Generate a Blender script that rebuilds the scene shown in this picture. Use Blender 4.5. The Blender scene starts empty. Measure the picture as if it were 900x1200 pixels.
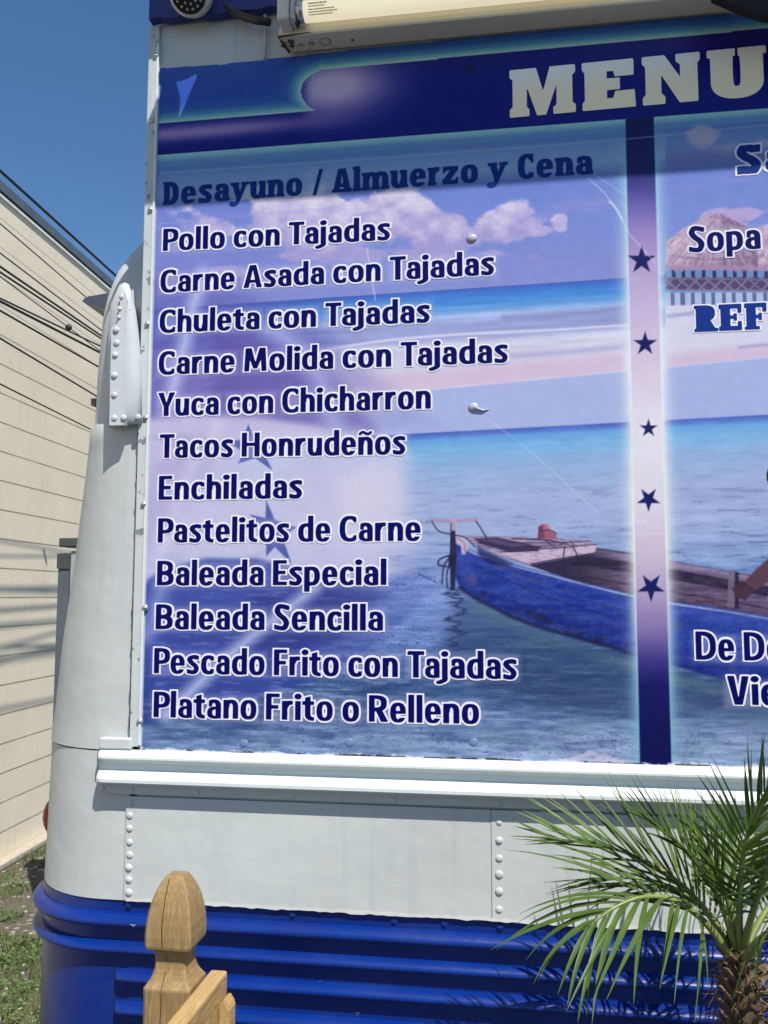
import bpy, bmesh, math, random
import numpy as np
from mathutils import Vector, Matrix
R_ = math.radians
random.seed(7)
SC = bpy.context.scene
COL = SC.collection

# ------------------------------------------------------------------ camera
CAM = np.array([0.0, -1.55, 1.86])
CM = np.array([[0.98859, 0.0127, 0.150093], [0.150621, -0.093556, -0.984155], [0.001543, 0.995533, -0.094401]])
FPX = 1040.0
cd = bpy.data.cameras.new('camera')
cam = bpy.data.objects.new('camera', cd)
COL.objects.link(cam)
cam.matrix_world = Matrix([[*CM[0], CAM[0]], [*CM[1], CAM[1]], [*CM[2], CAM[2]], [0, 0, 0, 1]])
cd.sensor_fit = 'VERTICAL'
cd.sensor_height = 36.0
cd.lens = FPX / 1200 * 36.0
cd.clip_start = 0.02
cd.clip_end = 3000
SC.camera = cam

# ------------------------------------------------------------------ light
SUN = Vector((0.70, -1.0, 1.85)).normalized()
w = bpy.data.worlds.new('World')
SC.world = w
w.use_nodes = True
nt = w.node_tree
sky = nt.nodes.new('ShaderNodeTexSky')
sky.sky_type = 'NISHITA'
sky.sun_disc = False
sky.sun_elevation = math.asin(SUN.z)
sky.sun_rotation = math.atan2(SUN.x, SUN.y)
sky.air_density = 1.0
sky.dust_density = 0.15
sky.ozone_density = 3.2
hs = nt.nodes.new('ShaderNodeHueSaturation')
hs.inputs['Saturation'].default_value = 1.17
nt.links.new(sky.outputs[0], hs.inputs['Color'])
nt.links.new(hs.outputs[0], nt.nodes['Background'].inputs[0])
nt.nodes['Background'].inputs[1].default_value = 0.091
sd = bpy.data.lights.new('sun', 'SUN')
sd.energy = 4.6
sd.angle = R_(0.5)
sd.color = (1.0, 0.96, 0.89)
sun = bpy.data.objects.new('sun', sd)
COL.objects.link(sun)
sun.rotation_euler = SUN.to_track_quat('Z', 'Y').to_euler()
sun.location = (3, -6, 9)
SC.view_settings.view_transform = 'Standard'
SC.view_settings.look = 'None'
SC.view_settings.exposure = 0.48
SC.view_settings.gamma = 1.0

# ------------------------------------------------------------------ helpers
def ray(px, py):
    return CM @ np.array([px - 450.0, 600.0 - py, -FPX])

def W(px, py, y=0.0):
    """point of the plane at depth y (parallel to the truck's side) measured from the photograph"""
    d = ray(px, py)
    t = (y - CAM[1]) / d[1]
    p = CAM + d * t
    return Vector((float(p[0]), float(y), float(p[2])))

def ground(px, py, z=0.0):
    d = ray(px, py)
    t = (z - CAM[2]) / d[2]
    p = CAM + d * t
    return Vector((float(p[0]), float(p[1]), float(z)))

def lin(c):
    c = np.asarray(c, float) / 255.0
    return np.where(c <= 0.04045, c / 12.92, ((c + 0.055) / 1.055) ** 2.4)

def tag(o, label=None, cat=None, group=None, kind=None):
    if label: o['label'] = label
    if cat: o['category'] = cat
    if group: o['group'] = group
    if kind: o['kind'] = kind
    return o

def empty(name, loc=(0, 0, 0), label=None, cat=None, group=None):
    o = bpy.data.objects.new(name, None)
    o.empty_display_size = 0.1
    COL.objects.link(o)
    o.location = loc
    return tag(o, label, cat, group)

def parent(o, p):
    """parent keeping world-space coordinates of the mesh"""
    if p is None: return o
    o.parent = p
    M = Matrix.Identity(4)
    chain = []
    q = p
    while q is not None:
        chain.append(q); q = q.parent
    for q in reversed(chain):
        M = M @ q.matrix_parent_inverse @ Matrix.LocRotScale(q.location, q.rotation_euler, q.scale)
    o.matrix_parent_inverse = M.inverted()
    return o

def obj(name, bm, mat, par=None, smooth=False):
    me = bpy.data.meshes.new(name)
    if smooth:
        for f in bm.faces: f.smooth = True
    bm.to_mesh(me); bm.free()
    o = bpy.data.objects.new(name, me)
    COL.objects.link(o)
    if mat is not None:
        for m in (mat if isinstance(mat, (list, tuple)) else [mat]):
            me.materials.append(m)
    return parent(o, par)

def pymesh(name, verts, faces, mat, par=None, smooth=False, mats=None):
    me = bpy.data.meshes.new(name)
    me.from_pydata([tuple(v) for v in verts], [], faces)
    for m in (mat if isinstance(mat, (list, tuple)) else [mat]):
        me.materials.append(m)
    if mats is not None: me.polygons.foreach_set('material_index', mats)
    if smooth: me.polygons.foreach_set('use_smooth', [True] * len(me.polygons))
    o = bpy.data.objects.new(name, me)
    COL.objects.link(o)
    return parent(o, par)

def add_box(bm, a, b, bevel=0.0):
    x0, y0, z0 = a; x1, y1, z1 = b
    vs = [bm.verts.new(v) for v in ((x0,y0,z0),(x1,y0,z0),(x1,y1,z0),(x0,y1,z0),(x0,y0,z1),(x1,y0,z1),(x1,y1,z1),(x0,y1,z1))]
    fs = [bm.faces.new([vs[i] for i in q]) for q in ((0,3,2,1),(4,5,6,7),(0,1,5,4),(1,2,6,5),(2,3,7,6),(3,0,4,7))]
    if bevel > 0:
        es = list({e for f in fs for e in f.edges})
        bmesh.ops.bevel(bm, geom=es, offset=bevel, segments=2, profile=0.5, affect='EDGES')

def box(name, a, b, mat, par=None, bevel=0.0, smooth=False):
    bm = bmesh.new(); add_box(bm, a, b, bevel)
    return obj(name, bm, mat, par, smooth)

def add_tube(bm, pts, rad, n=10, caps=True):
    pts = [Vector(p) for p in pts]
    rs = rad if isinstance(rad, (list, tuple)) else [rad] * len(pts)
    rings = []
    up = None
    for i, p in enumerate(pts):
        d = (pts[min(i+1, len(pts)-1)] - pts[max(i-1, 0)]).normalized()
        if up is None:
            up = Vector((0, 0, 1)) if abs(d.z) < 0.9 else Vector((1, 0, 0))
        s = d.cross(up).normalized(); up = s.cross(d).normalized()
        rings.append([bm.verts.new(p + (s * math.cos(2*math.pi*k/n) + up * math.sin(2*math.pi*k/n)) * rs[i]) for k in range(n)])
    for a, b in zip(rings, rings[1:]):
        for k in range(n):
            bm.faces.new((a[k], a[(k+1) % n], b[(k+1) % n], b[k]))
    if caps:
        bm.faces.new(rings[0][::-1]); bm.faces.new(rings[-1])
    return rings

def add_sweep(bm, profile, frames, caps=True):
    """profile: list of (outward, up); frames: list of (origin, outward vector)"""
    rings = []
    for o, n in frames:
        o = Vector(o); n = Vector(n)
        rings.append([bm.verts.new(o + n * p + Vector((0, 0, 1)) * z) for p, z in profile])
    for a, b in zip(rings, rings[1:]):
        for k in range(len(profile) - 1):
            bm.faces.new((a[k], b[k], b[k+1], a[k+1]))
    if caps:
        bm.faces.new(rings[0]); bm.faces.new(rings[-1][::-1])
    return rings

def add_dome(bm, c, r, h, n=12, m=4, axis=Vector((0, -1, 0))):
    axis = axis.normalized()
    q = axis.to_track_quat('Z', 'Y')
    rings = []
    for i in range(m):
        a = i / m * math.pi / 2
        rings.append([bm.verts.new(Vector(c) + q @ Vector((r*math.cos(a)*math.cos(2*math.pi*k/n), r*math.cos(a)*math.sin(2*math.pi*k/n), h*math.sin(a)))) for k in range(n)])
    top = bm.verts.new(Vector(c) + axis * h)
    for a, b in zip(rings, rings[1:]):
        for k in range(n): bm.faces.new((a[k], a[(k+1) % n], b[(k+1) % n], b[k]))
    for k in range(n): bm.faces.new((rings[-1][k], rings[-1][(k+1) % n], top))

def extrude_poly(bm, pts, off):
    """flat polygon (list of Vectors) with a thickness vector"""
    off = Vector(off)
    a = [bm.verts.new(p) for p in pts]; b = [bm.verts.new(Vector(p) + off) for p in pts]
    bm.faces.new(a); bm.faces.new(b[::-1])
    n = len(pts)
    for i in range(n): bm.faces.new((a[i], b[i], b[(i+1) % n], a[(i+1) % n]))
    bmesh.ops.recalc_face_normals(bm, faces=bm.faces)

# ------------------------------------------------------------------ materials
class NT:
    def __init__(s, name):
        s.m = bpy.data.materials.new(name); s.m.use_nodes = True
        s.t = s.m.node_tree; s.b = s.t.nodes['Principled BSDF']
    def n(s, typ, **kw):
        x = s.t.nodes.new('ShaderNode' + typ)
        for k, v in kw.items(): setattr(x, k, v)
        return x
    def l(s, a, b): s.t.links.new(a, b)
    def coords(s, scale=(1,1,1)):
        tc = s.n('TexCoord'); mp = s.n('Mapping')
        mp.inputs['Scale'].default_value = scale
        s.l(tc.outputs['Object'], mp.inputs['Vector'])
        return mp.outputs['Vector']
    def noise(s, vec, scale, detail=4, rough=0.55, dist=0.0):
        x = s.n('TexNoise'); s.l(vec, x.inputs['Vector'])
        x.inputs['Scale'].default_value = scale; x.inputs['Detail'].default_value = detail
        x.inputs['Roughness'].default_value = rough; x.inputs['Distortion'].default_value = dist
        return x.outputs['Fac']
    def ramp(s, fac, stops, interp='LINEAR'):
        r = s.n('ValToRGB'); s.l(fac, r.inputs[0]); r.color_ramp.interpolation = interp
        e = r.color_ramp.elements
        while len(e) < len(stops): e.new(0.5)
        for q, (p, c) in zip(e, stops):
            q.position = p; q.color = (*c, 1) if len(c) == 3 else c
        return r.outputs[0]
    def mix(s, fac, a, b, blend='MIX'):
        x = s.n('Mix', data_type='RGBA', blend_type=blend)
        for i, v in ((0, fac), (6, a), (7, b)):
            if hasattr(v, 'is_output'): s.l(v, x.inputs[i])
            elif i == 0: x.inputs[0].default_value = v
            else: x.inputs[i].default_value = (*v, 1)
        return x.outputs[2]
    def bump(s, h, strength, dist=0.01, prev=None):
        x = s.n('Bump'); x.inputs['Strength'].default_value = strength; x.inputs['Distance'].default_value = dist
        s.l(h, x.inputs['Height'])
        if prev is not None: s.l(prev, x.inputs['Normal'])
        s.l(x.outputs[0], s.b.inputs['Normal'])
        return x.outputs[0]
    def base(s, c):
        if hasattr(c, 'is_output'): s.l(c, s.b.inputs['Base Color'])
        else: s.b.inputs['Base Color'].default_value = (*c, 1)
    def set(s, rough=0.5, metal=0.0, spec=0.5, coat=0.0):
        s.b.inputs['Roughness'].default_value = rough; s.b.inputs['Metallic'].default_value = metal
        s.b.inputs['Specular IOR Level'].default_value = spec; s.b.inputs['Coat Weight'].default_value = coat
        s.b.inputs['Coat Roughness'].default_value = 0.08
        return s

def simple(name, c, rough=0.5, metal=0.0, spec=0.5, var=0.15, scale=30, bump=0.0):
    m = NT(name); v = m.coords()
    n = m.noise(v, scale, 5)
    c = np.array(c, float)
    m.base(m.ramp(n, [(0.3, tuple(c * (1 - var))), (0.7, tuple(np.minimum(c * (1 + var), 0.95)))]))
    m.set(rough, metal, spec)
    if bump: m.bump(n, bump, 0.004)
    return m.m

def paint_white(name, c=(0.485, 0.515, 0.505), peel=0.5, rough=0.32, streak=0.5, thr=0.735, under=(0.22, 0.17, 0.13)):
    m = NT(name); v = m.coords(); vs = m.coords((14, 14, 0.9))
    big = m.noise(v, 3.0, 4); fine = m.noise(v, 60, 6, 0.65); st = m.noise(vs, 2.0, 5, 0.6)
    c = np.array(c)
    b = m.ramp(big, [(0.3, tuple(c * 0.93)), (0.7, tuple(c * 1.05))])
    d = m.ramp(st, [(0.56, (0, 0, 0)), (0.78, (streak,) * 3)])
    b = m.mix(d, b, tuple(c * np.array([0.72, 0.74, 0.76])))
    chips = m.ramp(m.noise(v, 23, 8, 0.72), [(thr, (0, 0, 0)), (thr + .015, (peel,) * 3)])
    b = m.mix(chips, b, under)
    m.base(b); m.set(rough + .1, 0, 0.28)
    n1 = m.bump(big, 0.3, 0.03)
    n2_ = m.bump(m.noise(v, 9, 3), 0.05, 0.012, n1)
    m.bump(fine, 0.07, 0.004, n2_)
    return m.m

M = {}
M['white'] = paint_white('white_paint')
M['white_clean'] = paint_white('sill_paint', (0.62, 0.665, 0.66), 0.25, 0.3, 0.25)
M['white_peel'] = paint_white('peeling_paint', (0.49, 0.52, 0.53), 0.9, 0.45, 0.9)

def blue_paint():
    m = NT('blue_paint'); v = m.coords()
    big = m.noise(v, 4, 4); fine = m.noise(v, 70, 5)
    b = m.ramp(big, [(0.3, (0.0006, 0.016, 0.145)), (0.7, (0.0011, 0.025, 0.205))])
    chips = m.ramp(m.noise(m.coords((1, 1, 2.2)), 30, 5, 0.62), [(0.735, (0, 0, 0)), (0.742, (1, 1, 1))])
    dust = m.ramp(m.noise(m.coords((3, 3, 9)), 2.2, 6, 0.65), [(0.45, (0, 0, 0)), (0.85, (0.11,) * 3)])
    b = m.mix(dust, b, (0.10, 0.11, 0.15))
    b = m.mix(chips, b, (0.55, 0.57, 0.62))
    m.base(b); m.set(0.30, 0, 0.42)
    n1 = m.bump(big, 0.2, 0.02); m.bump(fine, 0.12, 0.003, n1)
    return m.m
M['blue'] = blue_paint()

def navy_cap():
    m = NT('navy_chipped_paint'); v = m.coords()
    chips = m.ramp(m.noise(v, 40, 8, 0.75), [(0.62, (0, 0, 0)), (0.65, (1, 1, 1))])
    m.base(m.mix(chips, (0.008, 0.02, 0.16), (0.25, 0.27, 0.3))); m.set(0.5)
    return m.m
M['navy'] = navy_cap()

def wood(name, a, b, scale_vec, dark=(0.09, 0.05, 0.02)):
    m = NT(name); v = m.coords(scale_vec)
    n = m.noise(v, 7, 6, 0.6, 1.2)
    wv = m.n('TexWave', wave_type='BANDS', bands_direction='X'); m.l(v, wv.inputs['Vector'])
    wv.inputs['Scale'].default_value = 9; wv.inputs['Distortion'].default_value = 7; wv.inputs['Detail'].default_value = 3
    wv.inputs['Detail Scale'].default_value = 1.4
    c = m.ramp(n, [(0.25, tuple(np.array(a) * 0.75)), (0.5, a), (0.75, b)])
    g = m.ramp(wv.outputs['Fac'], [(0.0, (0.82, 0.76, 0.68)), (0.45, (1, 1, 1)), (1, (1, 1, 1))])
    c = m.mix(0.75, c, g, 'MULTIPLY')
    v2 = m.coords()
    k = m.ramp(m.noise(v2, 55, 4, 0.6), [(0.655, (0, 0, 0)), (0.73, (0.7,) * 3)])
    c = m.mix(k, c, dark)
    m.base(c); m.set(0.62, 0, 0.35)
    m.bump(n, 0.25, 0.003)
    return m.m
M['wood'] = wood('weathered_pine', (0.275, 0.182, 0.078), (0.385, 0.27, 0.125), (26, 26, 2.2))
M['wood_rail'] = wood('planed_pine', (0.42, 0.275, 0.115), (0.53, 0.375, 0.175), (24, 2.2, 24))
M['crack'] = simple('wood_crack', (0.03, 0.017, 0.008), 0.9)
M['black'] = simple('black_rubber', (0.012, 0.012, 0.014), 0.45)
M['black_fabric'] = simple('black_awning_fabric', (0.010, 0.010, 0.013), 0.9, scale=200)
M['cable'] = simple('cable_sheath', (0.015, 0.014, 0.014), 0.6)
M['grey_metal'] = simple('grey_flashing', (0.13, 0.15, 0.17), 0.45, 0.3, scale=6)
M['white_edge'] = simple('white_drip_edge', (0.75, 0.74, 0.70), 0.5)
M['caulk'] = simple('dirty_caulk', (0.055, 0.052, 0.048), 0.9, scale=80)
M['red_lens'] = simple('red_lens', (0.30, 0.025, 0.008), 0.2)
M['dark_trim'] = simple('dark_trim', (0.03, 0.03, 0.032), 0.5)
M['screw'] = simple('screw_metal', (0.42, 0.44, 0.45), 0.35, 0.5)
M['grey_old'] = paint_white('weathered_grey_paint', (0.085, 0.105, 0.125), 1.0, 0.6, 0.9, 0.62, (0.03, 0.03, 0.032))

# ------------------------------------------------------------------ noise for the print
_rng = np.random.RandomState(11)
_LAT = _rng.rand(256, 256)
def vnoise(x, y):
    xi = np.floor(x).astype(int); yi = np.floor(y).astype(int)
    fx = x - xi; fy = y - yi
    fx = fx*fx*(3-2*fx); fy = fy*fy*(3-2*fy)
    a = _LAT[yi & 255, xi & 255]; b = _LAT[yi & 255, (xi+1) & 255]
    c = _LAT[(yi+1) & 255, xi & 255]; d = _LAT[(yi+1) & 255, (xi+1) & 255]
    return (a*(1-fx)+b*fx)*(1-fy) + (c*(1-fx)+d*fx)*fy
def fbm(x, y, o=5, g=0.5):
    s = 0; a = 1; t = 0
    for i in range(o):
        s = s + a * vnoise(x * 2**i + 17.3*i, y * 2**i + 41.7*i); t += a; a *= g
    return s / t
def sstep(a, b, x):
    t = np.clip((x - a) / (b - a), 0, 1)
    return t*t*(3-2*t)

# ------------------------------------------------------------------ lettering (own glyphs drawn as signed fields)
def g_box(a, b, c, d): return lambda x, y: np.maximum(np.maximum(a - x, x - c), np.maximum(b - y, y - d))
def g_sup(cx, cy, rx, ry, n=2.5):
    return lambda x, y: (((np.abs(x-cx)/rx)**n + (np.abs(y-cy)/ry)**n)**(1/n) - 1) * min(rx, ry)
def g_ring(x0, y0, x1, y1, sx, sy, n=2.5):
    o = g_sup((x0+x1)/2, (y0+y1)/2, (x1-x0)/2, (y1-y0)/2, n)
    i = g_sup((x0+x1)/2, (y0+y1)/2, (x1-x0)/2 - sx, (y1-y0)/2 - sy, n)
    return lambda x, y: np.maximum(o(x, y), -i(x, y))
def g_poly(pts):
    P = np.array(pts, float)
    def f(x, y):
        d = np.full(x.shape, 1e9); ins = np.zeros(x.shape, bool)
        for (ax, ay), (bx, by) in zip(P, np.roll(P, -1, 0)):
            ex, ey = bx-ax, by-ay
            t = np.clip(((x-ax)*ex + (y-ay)*ey) / (ex*ex+ey*ey+1e-12), 0, 1)
            d = np.minimum(d, np.hypot(x-ax-t*ex, y-ay-t*ey))
            c = ((ay > y) != (by > y))
            with np.errstate(divide='ignore', invalid='ignore'):
                ins ^= c & (x < ex * (y-ay) / (ey if ey != 0 else 1e-12) + ax)
        return np.where(ins, -d, d)
    return f
def g_stroke(pts, r, kx=1.0):
    P = np.array(pts, float)
    # smooth through the points
    Q = []
    for i in range(len(P)-1):
        p0, p1, p2, p3 = P[max(i-1, 0)], P[i], P[i+1], P[min(i+2, len(P)-1)]
        for t in np.linspace(0, 1, 7)[:-1]:
            Q.append(0.5*((2*p1)+(-p0+p2)*t+(2*p0-5*p1+4*p2-p3)*t*t+(-p0+3*p1-3*p2+p3)*t**3))
    Q.append(P[-1]); Q = np.array(Q)
    def f(x, y):
        d = np.full(x.shape, 1e9)
        for (ax, ay), (bx, by) in zip(Q, Q[1:]):
            ex, ey = (bx-ax)*kx, by-ay
            t = np.clip(((x-ax)*kx*ex + (y-ay)*ey) / (ex*ex+ey*ey+1e-12), 0, 1)
            d = np.minimum(d, np.hypot((x-ax)*kx - t*ex, y-ay-t*ey))
        return d - r
    return f
def U(*f): return lambda x, y: np.minimum.reduce([g(x, y) for g in f])
def I(*f): return lambda x, y: np.maximum.reduce([g(x, y) for g in f])
def D(f, *g): return lambda x, y: np.maximum.reduce([f(x, y)] + [-h(x, y) for h in g])
BIG = 3.0
def right_of(a): return g_box(a, -BIG, BIG, BIG)
def left_of(a): return g_box(-BIG, -BIG, a, BIG)
def above(a): return g_box(-BIG, a, BIG, BIG)
def below(a): return g_box(-BIG, -BIG, BIG, a)

def glyph(ch, slab=False):
    """(advance, field) for cap height 1"""
    s, h, xh = (0.285, 0.165, 0.75) if slab else (0.185, 0.135, 0.735)
    sb, e = 0.12, 0.055                      # slab thickness and overhang
    W0 = 0.72 if slab else 0.50
    def serif(x0, x1, y, l=True, r=True):   # foot or head serif on a stem
        return g_box(x0 - (e if l else 0), y, x1 + (e if r else 0), y + sb)
    if ch == 'l':
        f = g_box(0, 0, s, 1.04); 
        if slab: f = U(f, serif(0, s, 0), serif(0, s, 1.04-sb, True, False))
        return s, f
    if ch == 'i':
        return s, U(g_box(0, 0, s, xh-.01), g_sup(s/2, .905, .118, .108, 2))
    if ch == 'j':
        return s, U(g_box(0, 0, s, xh-.01), g_sup(s/2, .905, .118, .108, 2), g_stroke([(s/2, .05), (s/2-.005, -.07), (-.03, -.15), (-.10, -.175)], .07, .76))
    if ch == 'o':
        w = W0 + .03; return w, g_ring(0, -.015, w, xh, s, h*.95)
    if ch == 'c':
        w = W0 - .05; return w, D(g_ring(0, -.015, w+.09, xh, s, h), right_of(w), g_box(w*.60, .20, w+.2, .53))
    if ch == 'e':
        w = W0; return w, U(D(g_ring(0, -.015, w, xh, s, h*.92), g_box(w*.55, .165, w+.2, .315)), I(g_box(s*.6, .315, w-.03, .315+h*.78), g_sup(w/2, .36, w/2, .375)))
    if ch == 'a':
        w = W0 - .03
        arch = I(g_ring(-.02, .16, w, xh, s, h), above(.46), right_of(.05))
        bowl = I(g_ring(0, -.015, w+.10, .455, s*.95, h*.82), left_of(w-s*.5))
        f = U(g_box(w-s, 0, w, .47), arch, bowl)
        if slab: f = U(f, g_box(w-s, 0, w+e, sb))
        return w, f
    if ch in 'nñh':
        w = W0
        f = U(g_box(0, 0, s, 1.04 if ch == 'h' else xh-.01), I(g_ring(s*.1, .1, w, xh, s, h*1.05), above(.42), right_of(s*.5)), g_box(w-s, 0, w, .44))
        if slab: f = U(f, serif(0, s, 0), serif(w-s, w, 0), g_box(-e, xh-.01-sb, s*.5, xh-.01))
        if ch == 'ñ': f = U(f, g_stroke([(.06, .86), (.15, .935), (.25, .885), (.34, .85), (.43, .92)], .05))
        return w, f
    if ch == 'm':
        w = W0*1.62; c = (w-s)/2
        f = U(g_box(0, 0, s, xh-.01), g_box(c, 0, c+s, .5), g_box(w-s, 0, w, .44),
              I(g_ring(s*.1, .1, c+s, xh, s, h), above(.42), right_of(s*.5)), I(g_ring(c+s*.1, .1, w, xh, s, h), above(.42), right_of(c+s*.5)))
        if slab: f = U(f, serif(0, s, 0), serif(c, c+s, 0), serif(w-s, w, 0), g_box(-e, xh-.01-sb, s*.5, xh-.01))
        return w, f
    if ch == 'u':
        w = W0
        f = U(g_box(w-s, 0, w, xh-.01), I(g_ring(0, -.015, w-s*.1, .62, s, h), below(.31), left_of(w-s*.5)), g_box(0, .29, s, xh-.01))
        if slab: f = U(f, g_box(-e, xh-.01-sb, s, xh-.01), g_box(w-s-e, xh-.01-sb, w, xh-.01), g_box(w-s, 0, w+e, sb))
        return w, f
    if ch == 'r':
        w = .36 if not slab else .48
        f = U(g_box(0, 0, s, xh-.01), I(g_stroke([(s*.6, .46), (s*.95, .60), (w*.75, .665), (w+.08, .665)], .085 if not slab else .105), left_of(w), below(xh)))
        if slab: f = U(f, serif(0, s, 0), g_box(-e, xh-.01-sb, s*.5, xh-.01))
        return w, f
    if ch == 'd':
        w = W0 + .02; return w, U(g_box(w-s, 0, w, 1.04), I(g_ring(0, -.015, w+.06, xh, s, h), left_of(w-s*.4)))
    if ch == 'p':
        w = W0 + .02; return w, U(g_box(0, -.26, s, xh-.01), I(g_ring(-.06, -.015, w, xh, s, h), right_of(s*.4)))
    if ch == 't':
        return .36, U(g_poly([(.06, .60), (.06+s, .60), (.06+s, .92), (.06, .86)]), g_box(.06, .2, .06+s, .65), g_box(-.03, xh-.145, .36, xh-.01),
                      I(g_ring(.06, -.015, .62, .5, s, h), below(.22), left_of(.365)))
    if ch == 's':
        r = .08 if not slab else .105; kx = r / (s*.47)
        w = W0 - .08
        return w, I(g_stroke([(w-.04, xh-.10), (w*.62, xh-.072), (w*.30, xh-.11), (w*.22, .54), (w*.42, .42), (w*.68, .32), (w*.80, .20), (w*.66, .075), (w*.38, .06), (.02, .10)], r, kx), g_box(0, -.02, w, xh+.01))
    if ch == 'y':
        w = W0 + .06
        f = U(g_poly([(0, xh), (s+.02, xh), (w*.56, .22), (w*.46, -.02), (w*.34, -.02)]), g_poly([(w, xh), (w-s*.8, xh), (w*.45, .20), (w*.30, -.1), (w*.5, -.1)]),
              g_stroke([(w*.42, .02), (w*.32, -.13), (w*.14, -.17), (.0, -.15)], .085))
        if slab: f = U(f, g_box(-e, xh-sb, s+.08, xh), g_box(w-s-.04, xh-sb, w+e, xh))
        return w, f
    if ch == 'z':
        w = W0 - .02
        return w, U(g_box(.02, xh-.01-h, w, xh-.01), g_box(0, 0, w, h), g_poly([(w, xh-h), (w-s-.04, xh-h), (0, h), (s+.04, h)]), g_box(.02, xh-.28, .12, xh-.02), g_box(w-.10, 0, w, .27))
    if ch == '/':
        return .46, g_poly([(0, -.05), (.17, -.05), (.48, 1.05), (.31, 1.05)])
    # capitals
    if ch == 'P':
        w = .56; return w, U(g_box(0, 0, s, 1), I(g_ring(-.2, .375, w, 1.0, s, h, 2.8), right_of(s*.5)), g_box(0, 1-h, .25, 1), g_box(0, .375, .25, .375+h))
    if ch == 'B':
        w = .58; return w, U(g_box(0, 0, s, 1), I(g_ring(-.2, .44, w-.03, 1.0, s*.95, h, 2.8), right_of(s*.5)), I(g_ring(-.2, 0, w, .56, s, h, 2.8), right_of(s*.5)), g_box(0, 1-h, .22, 1), g_box(0, 0, .22, h), g_box(0, .44, .22, .56))
    if ch == 'R':
        w = .60
        f = U(g_box(0, 0, s, 1), I(g_ring(-.2, .40, w-.03, 1.0, s, h, 2.8), right_of(s*.5)), g_box(0, 1-h, .22, 1), g_box(0, .40, .24, .40+h), g_poly([(.20, .48), (.40, .48), (w+.02, 0), (w-s-.03, 0)]))
        if slab: f = U(f, serif(0, s, 0), g_box(-e, 1-sb, .1, 1), g_box(w-s-.06, 0, w+.06, sb))
        return w, f
    if ch == 'D':
        w = .64 if not slab else .72
        f = U(g_box(0, 0, s, 1), I(g_ring(-.32, 0, w, 1.0, s, h, 2.7), right_of(s*.5)), g_box(0, 1-h, .22, 1), g_box(0, 0, .22, h))
        if slab: f = U(f, g_box(-e, 0, .1, sb), g_box(-e, 1-sb, .1, 1))
        return w, f
    if ch == 'C':
        w = .57 if not slab else .68
        f = D(g_ring(0, -.015, w+.13, 1.015, s*1.02, h), right_of(w), g_box(w*.62, .24, w+.2, .76))
        if slab: f = U(f, g_box(w-.12, .64, w, 1.0))
        return w, f
    if ch == 'S':
        w = .50 if not slab else .70; r = .085 if not slab else .135; kx = r / (s*.5)
        return w, I(g_stroke([(w-.05, .87), (w*.66, 1-r), (w*.34, .93), (w*.20, .76), (w*.36, .59), (w*.66, .44), (w*.80, .27), (w*.66, .08), (w*.36, r-.01), (.02, .12)], r, kx), g_box(0, -.02, w, 1.02))
    if ch == 'E':
        w = .47 if not slab else .62
        f = U(g_box(0, 0, s, 1), g_box(0, 1-h, w-.01, 1), g_box(0, 0, w, h), g_box(0, .44, w-.05, .44+h))
        if slab: f = U(g_box(0, 0, s, 1), g_box(-e, 1-h, w, 1), g_box(-e, 0, w, h), g_box(w-.12, .66, w, 1), g_box(w-.12, 0, w, .34), g_box(0, .44, w-.14, .57), g_box(w-.24, .37, w-.14, .64))
        return w, f
    if ch == 'F':
        w = .45 if not slab else .60
        f = U(g_box(0, 0, s, 1), g_box(0, 1-h, w, 1), g_box(0, .42, w-.04, .42+h))
        if slab: f = U(g_box(0, 0, s, 1), g_box(-e, 1-h, w, 1), g_box(-e, 0, s+.1, sb), g_box(w-.12, .66, w, 1), g_box(0, .42, w-.14, .55), g_box(w-.24, .35, w-.14, .62))
        return w, f
    if ch == 'T':
        w = .54; return w, U(g_box(w/2-s/2, 0, w/2+s/2, 1), g_box(0, 1-h*1.05, w, 1))
    if ch == 'H':
        w = .64; return w, U(g_box(0, 0, s, 1), g_box(w-s, 0, w, 1), g_box(0, .44, w, .44+h))
    if ch == 'A':
        w = .66 if not slab else .84
        f = D(g_poly([(0, 0), (s*1.04, 0), (w/2, .80), (w-s*1.04, 0), (w, 0), (w/2+s*.62, 1), (w/2-s*.62, 1)]))
        f = U(f, I(g_box(.05, .22, w-.05, .22+h*.9), g_poly([(0, 0), (w, 0), (w/2+s*.6, 1), (w/2-s*.6, 1)])))
        if slab: f = U(f, g_box(-.05, 0, s+.12, sb), g_box(w-s-.14, 0, w+.05, sb))
        return w, f
    if ch == 'V':
        w = .62; return w, g_poly([(0, 1), (s*1.08, 1), (w/2, .20), (w-s*1.08, 1), (w, 1), (w/2+s*.62, 0), (w/2-s*.62, 0)])
    if ch == 'Y':
        w = .62; return w, U(g_poly([(0, 1), (s*1.1, 1), (w/2, .55), (w-s*1.1, 1), (w, 1), (w/2+s*.5, .40), (w/2-s*.5, .40)]), g_box(w/2-s/2, 0, w/2+s/2, .45))
    if ch == 'M':
        w = .82
        return w, U(g_poly([(0.02, 0), (.02+s*.94, 0), (.06+s, 1), (.06, 1)]), g_poly([(w-.02, 0), (w-.02-s*.94, 0), (w-.06-s, 1), (w-.06, 1)]),
                    g_poly([(.06, 1), (.06+s*1.15, 1), (w/2+.06, .12), (w/2-.07, .12)]), g_poly([(w-.06, 1), (w-.06-s*1.15, 1), (w/2-.06, .12), (w/2+.07, .12)]))
    raise KeyError(ch)

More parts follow.
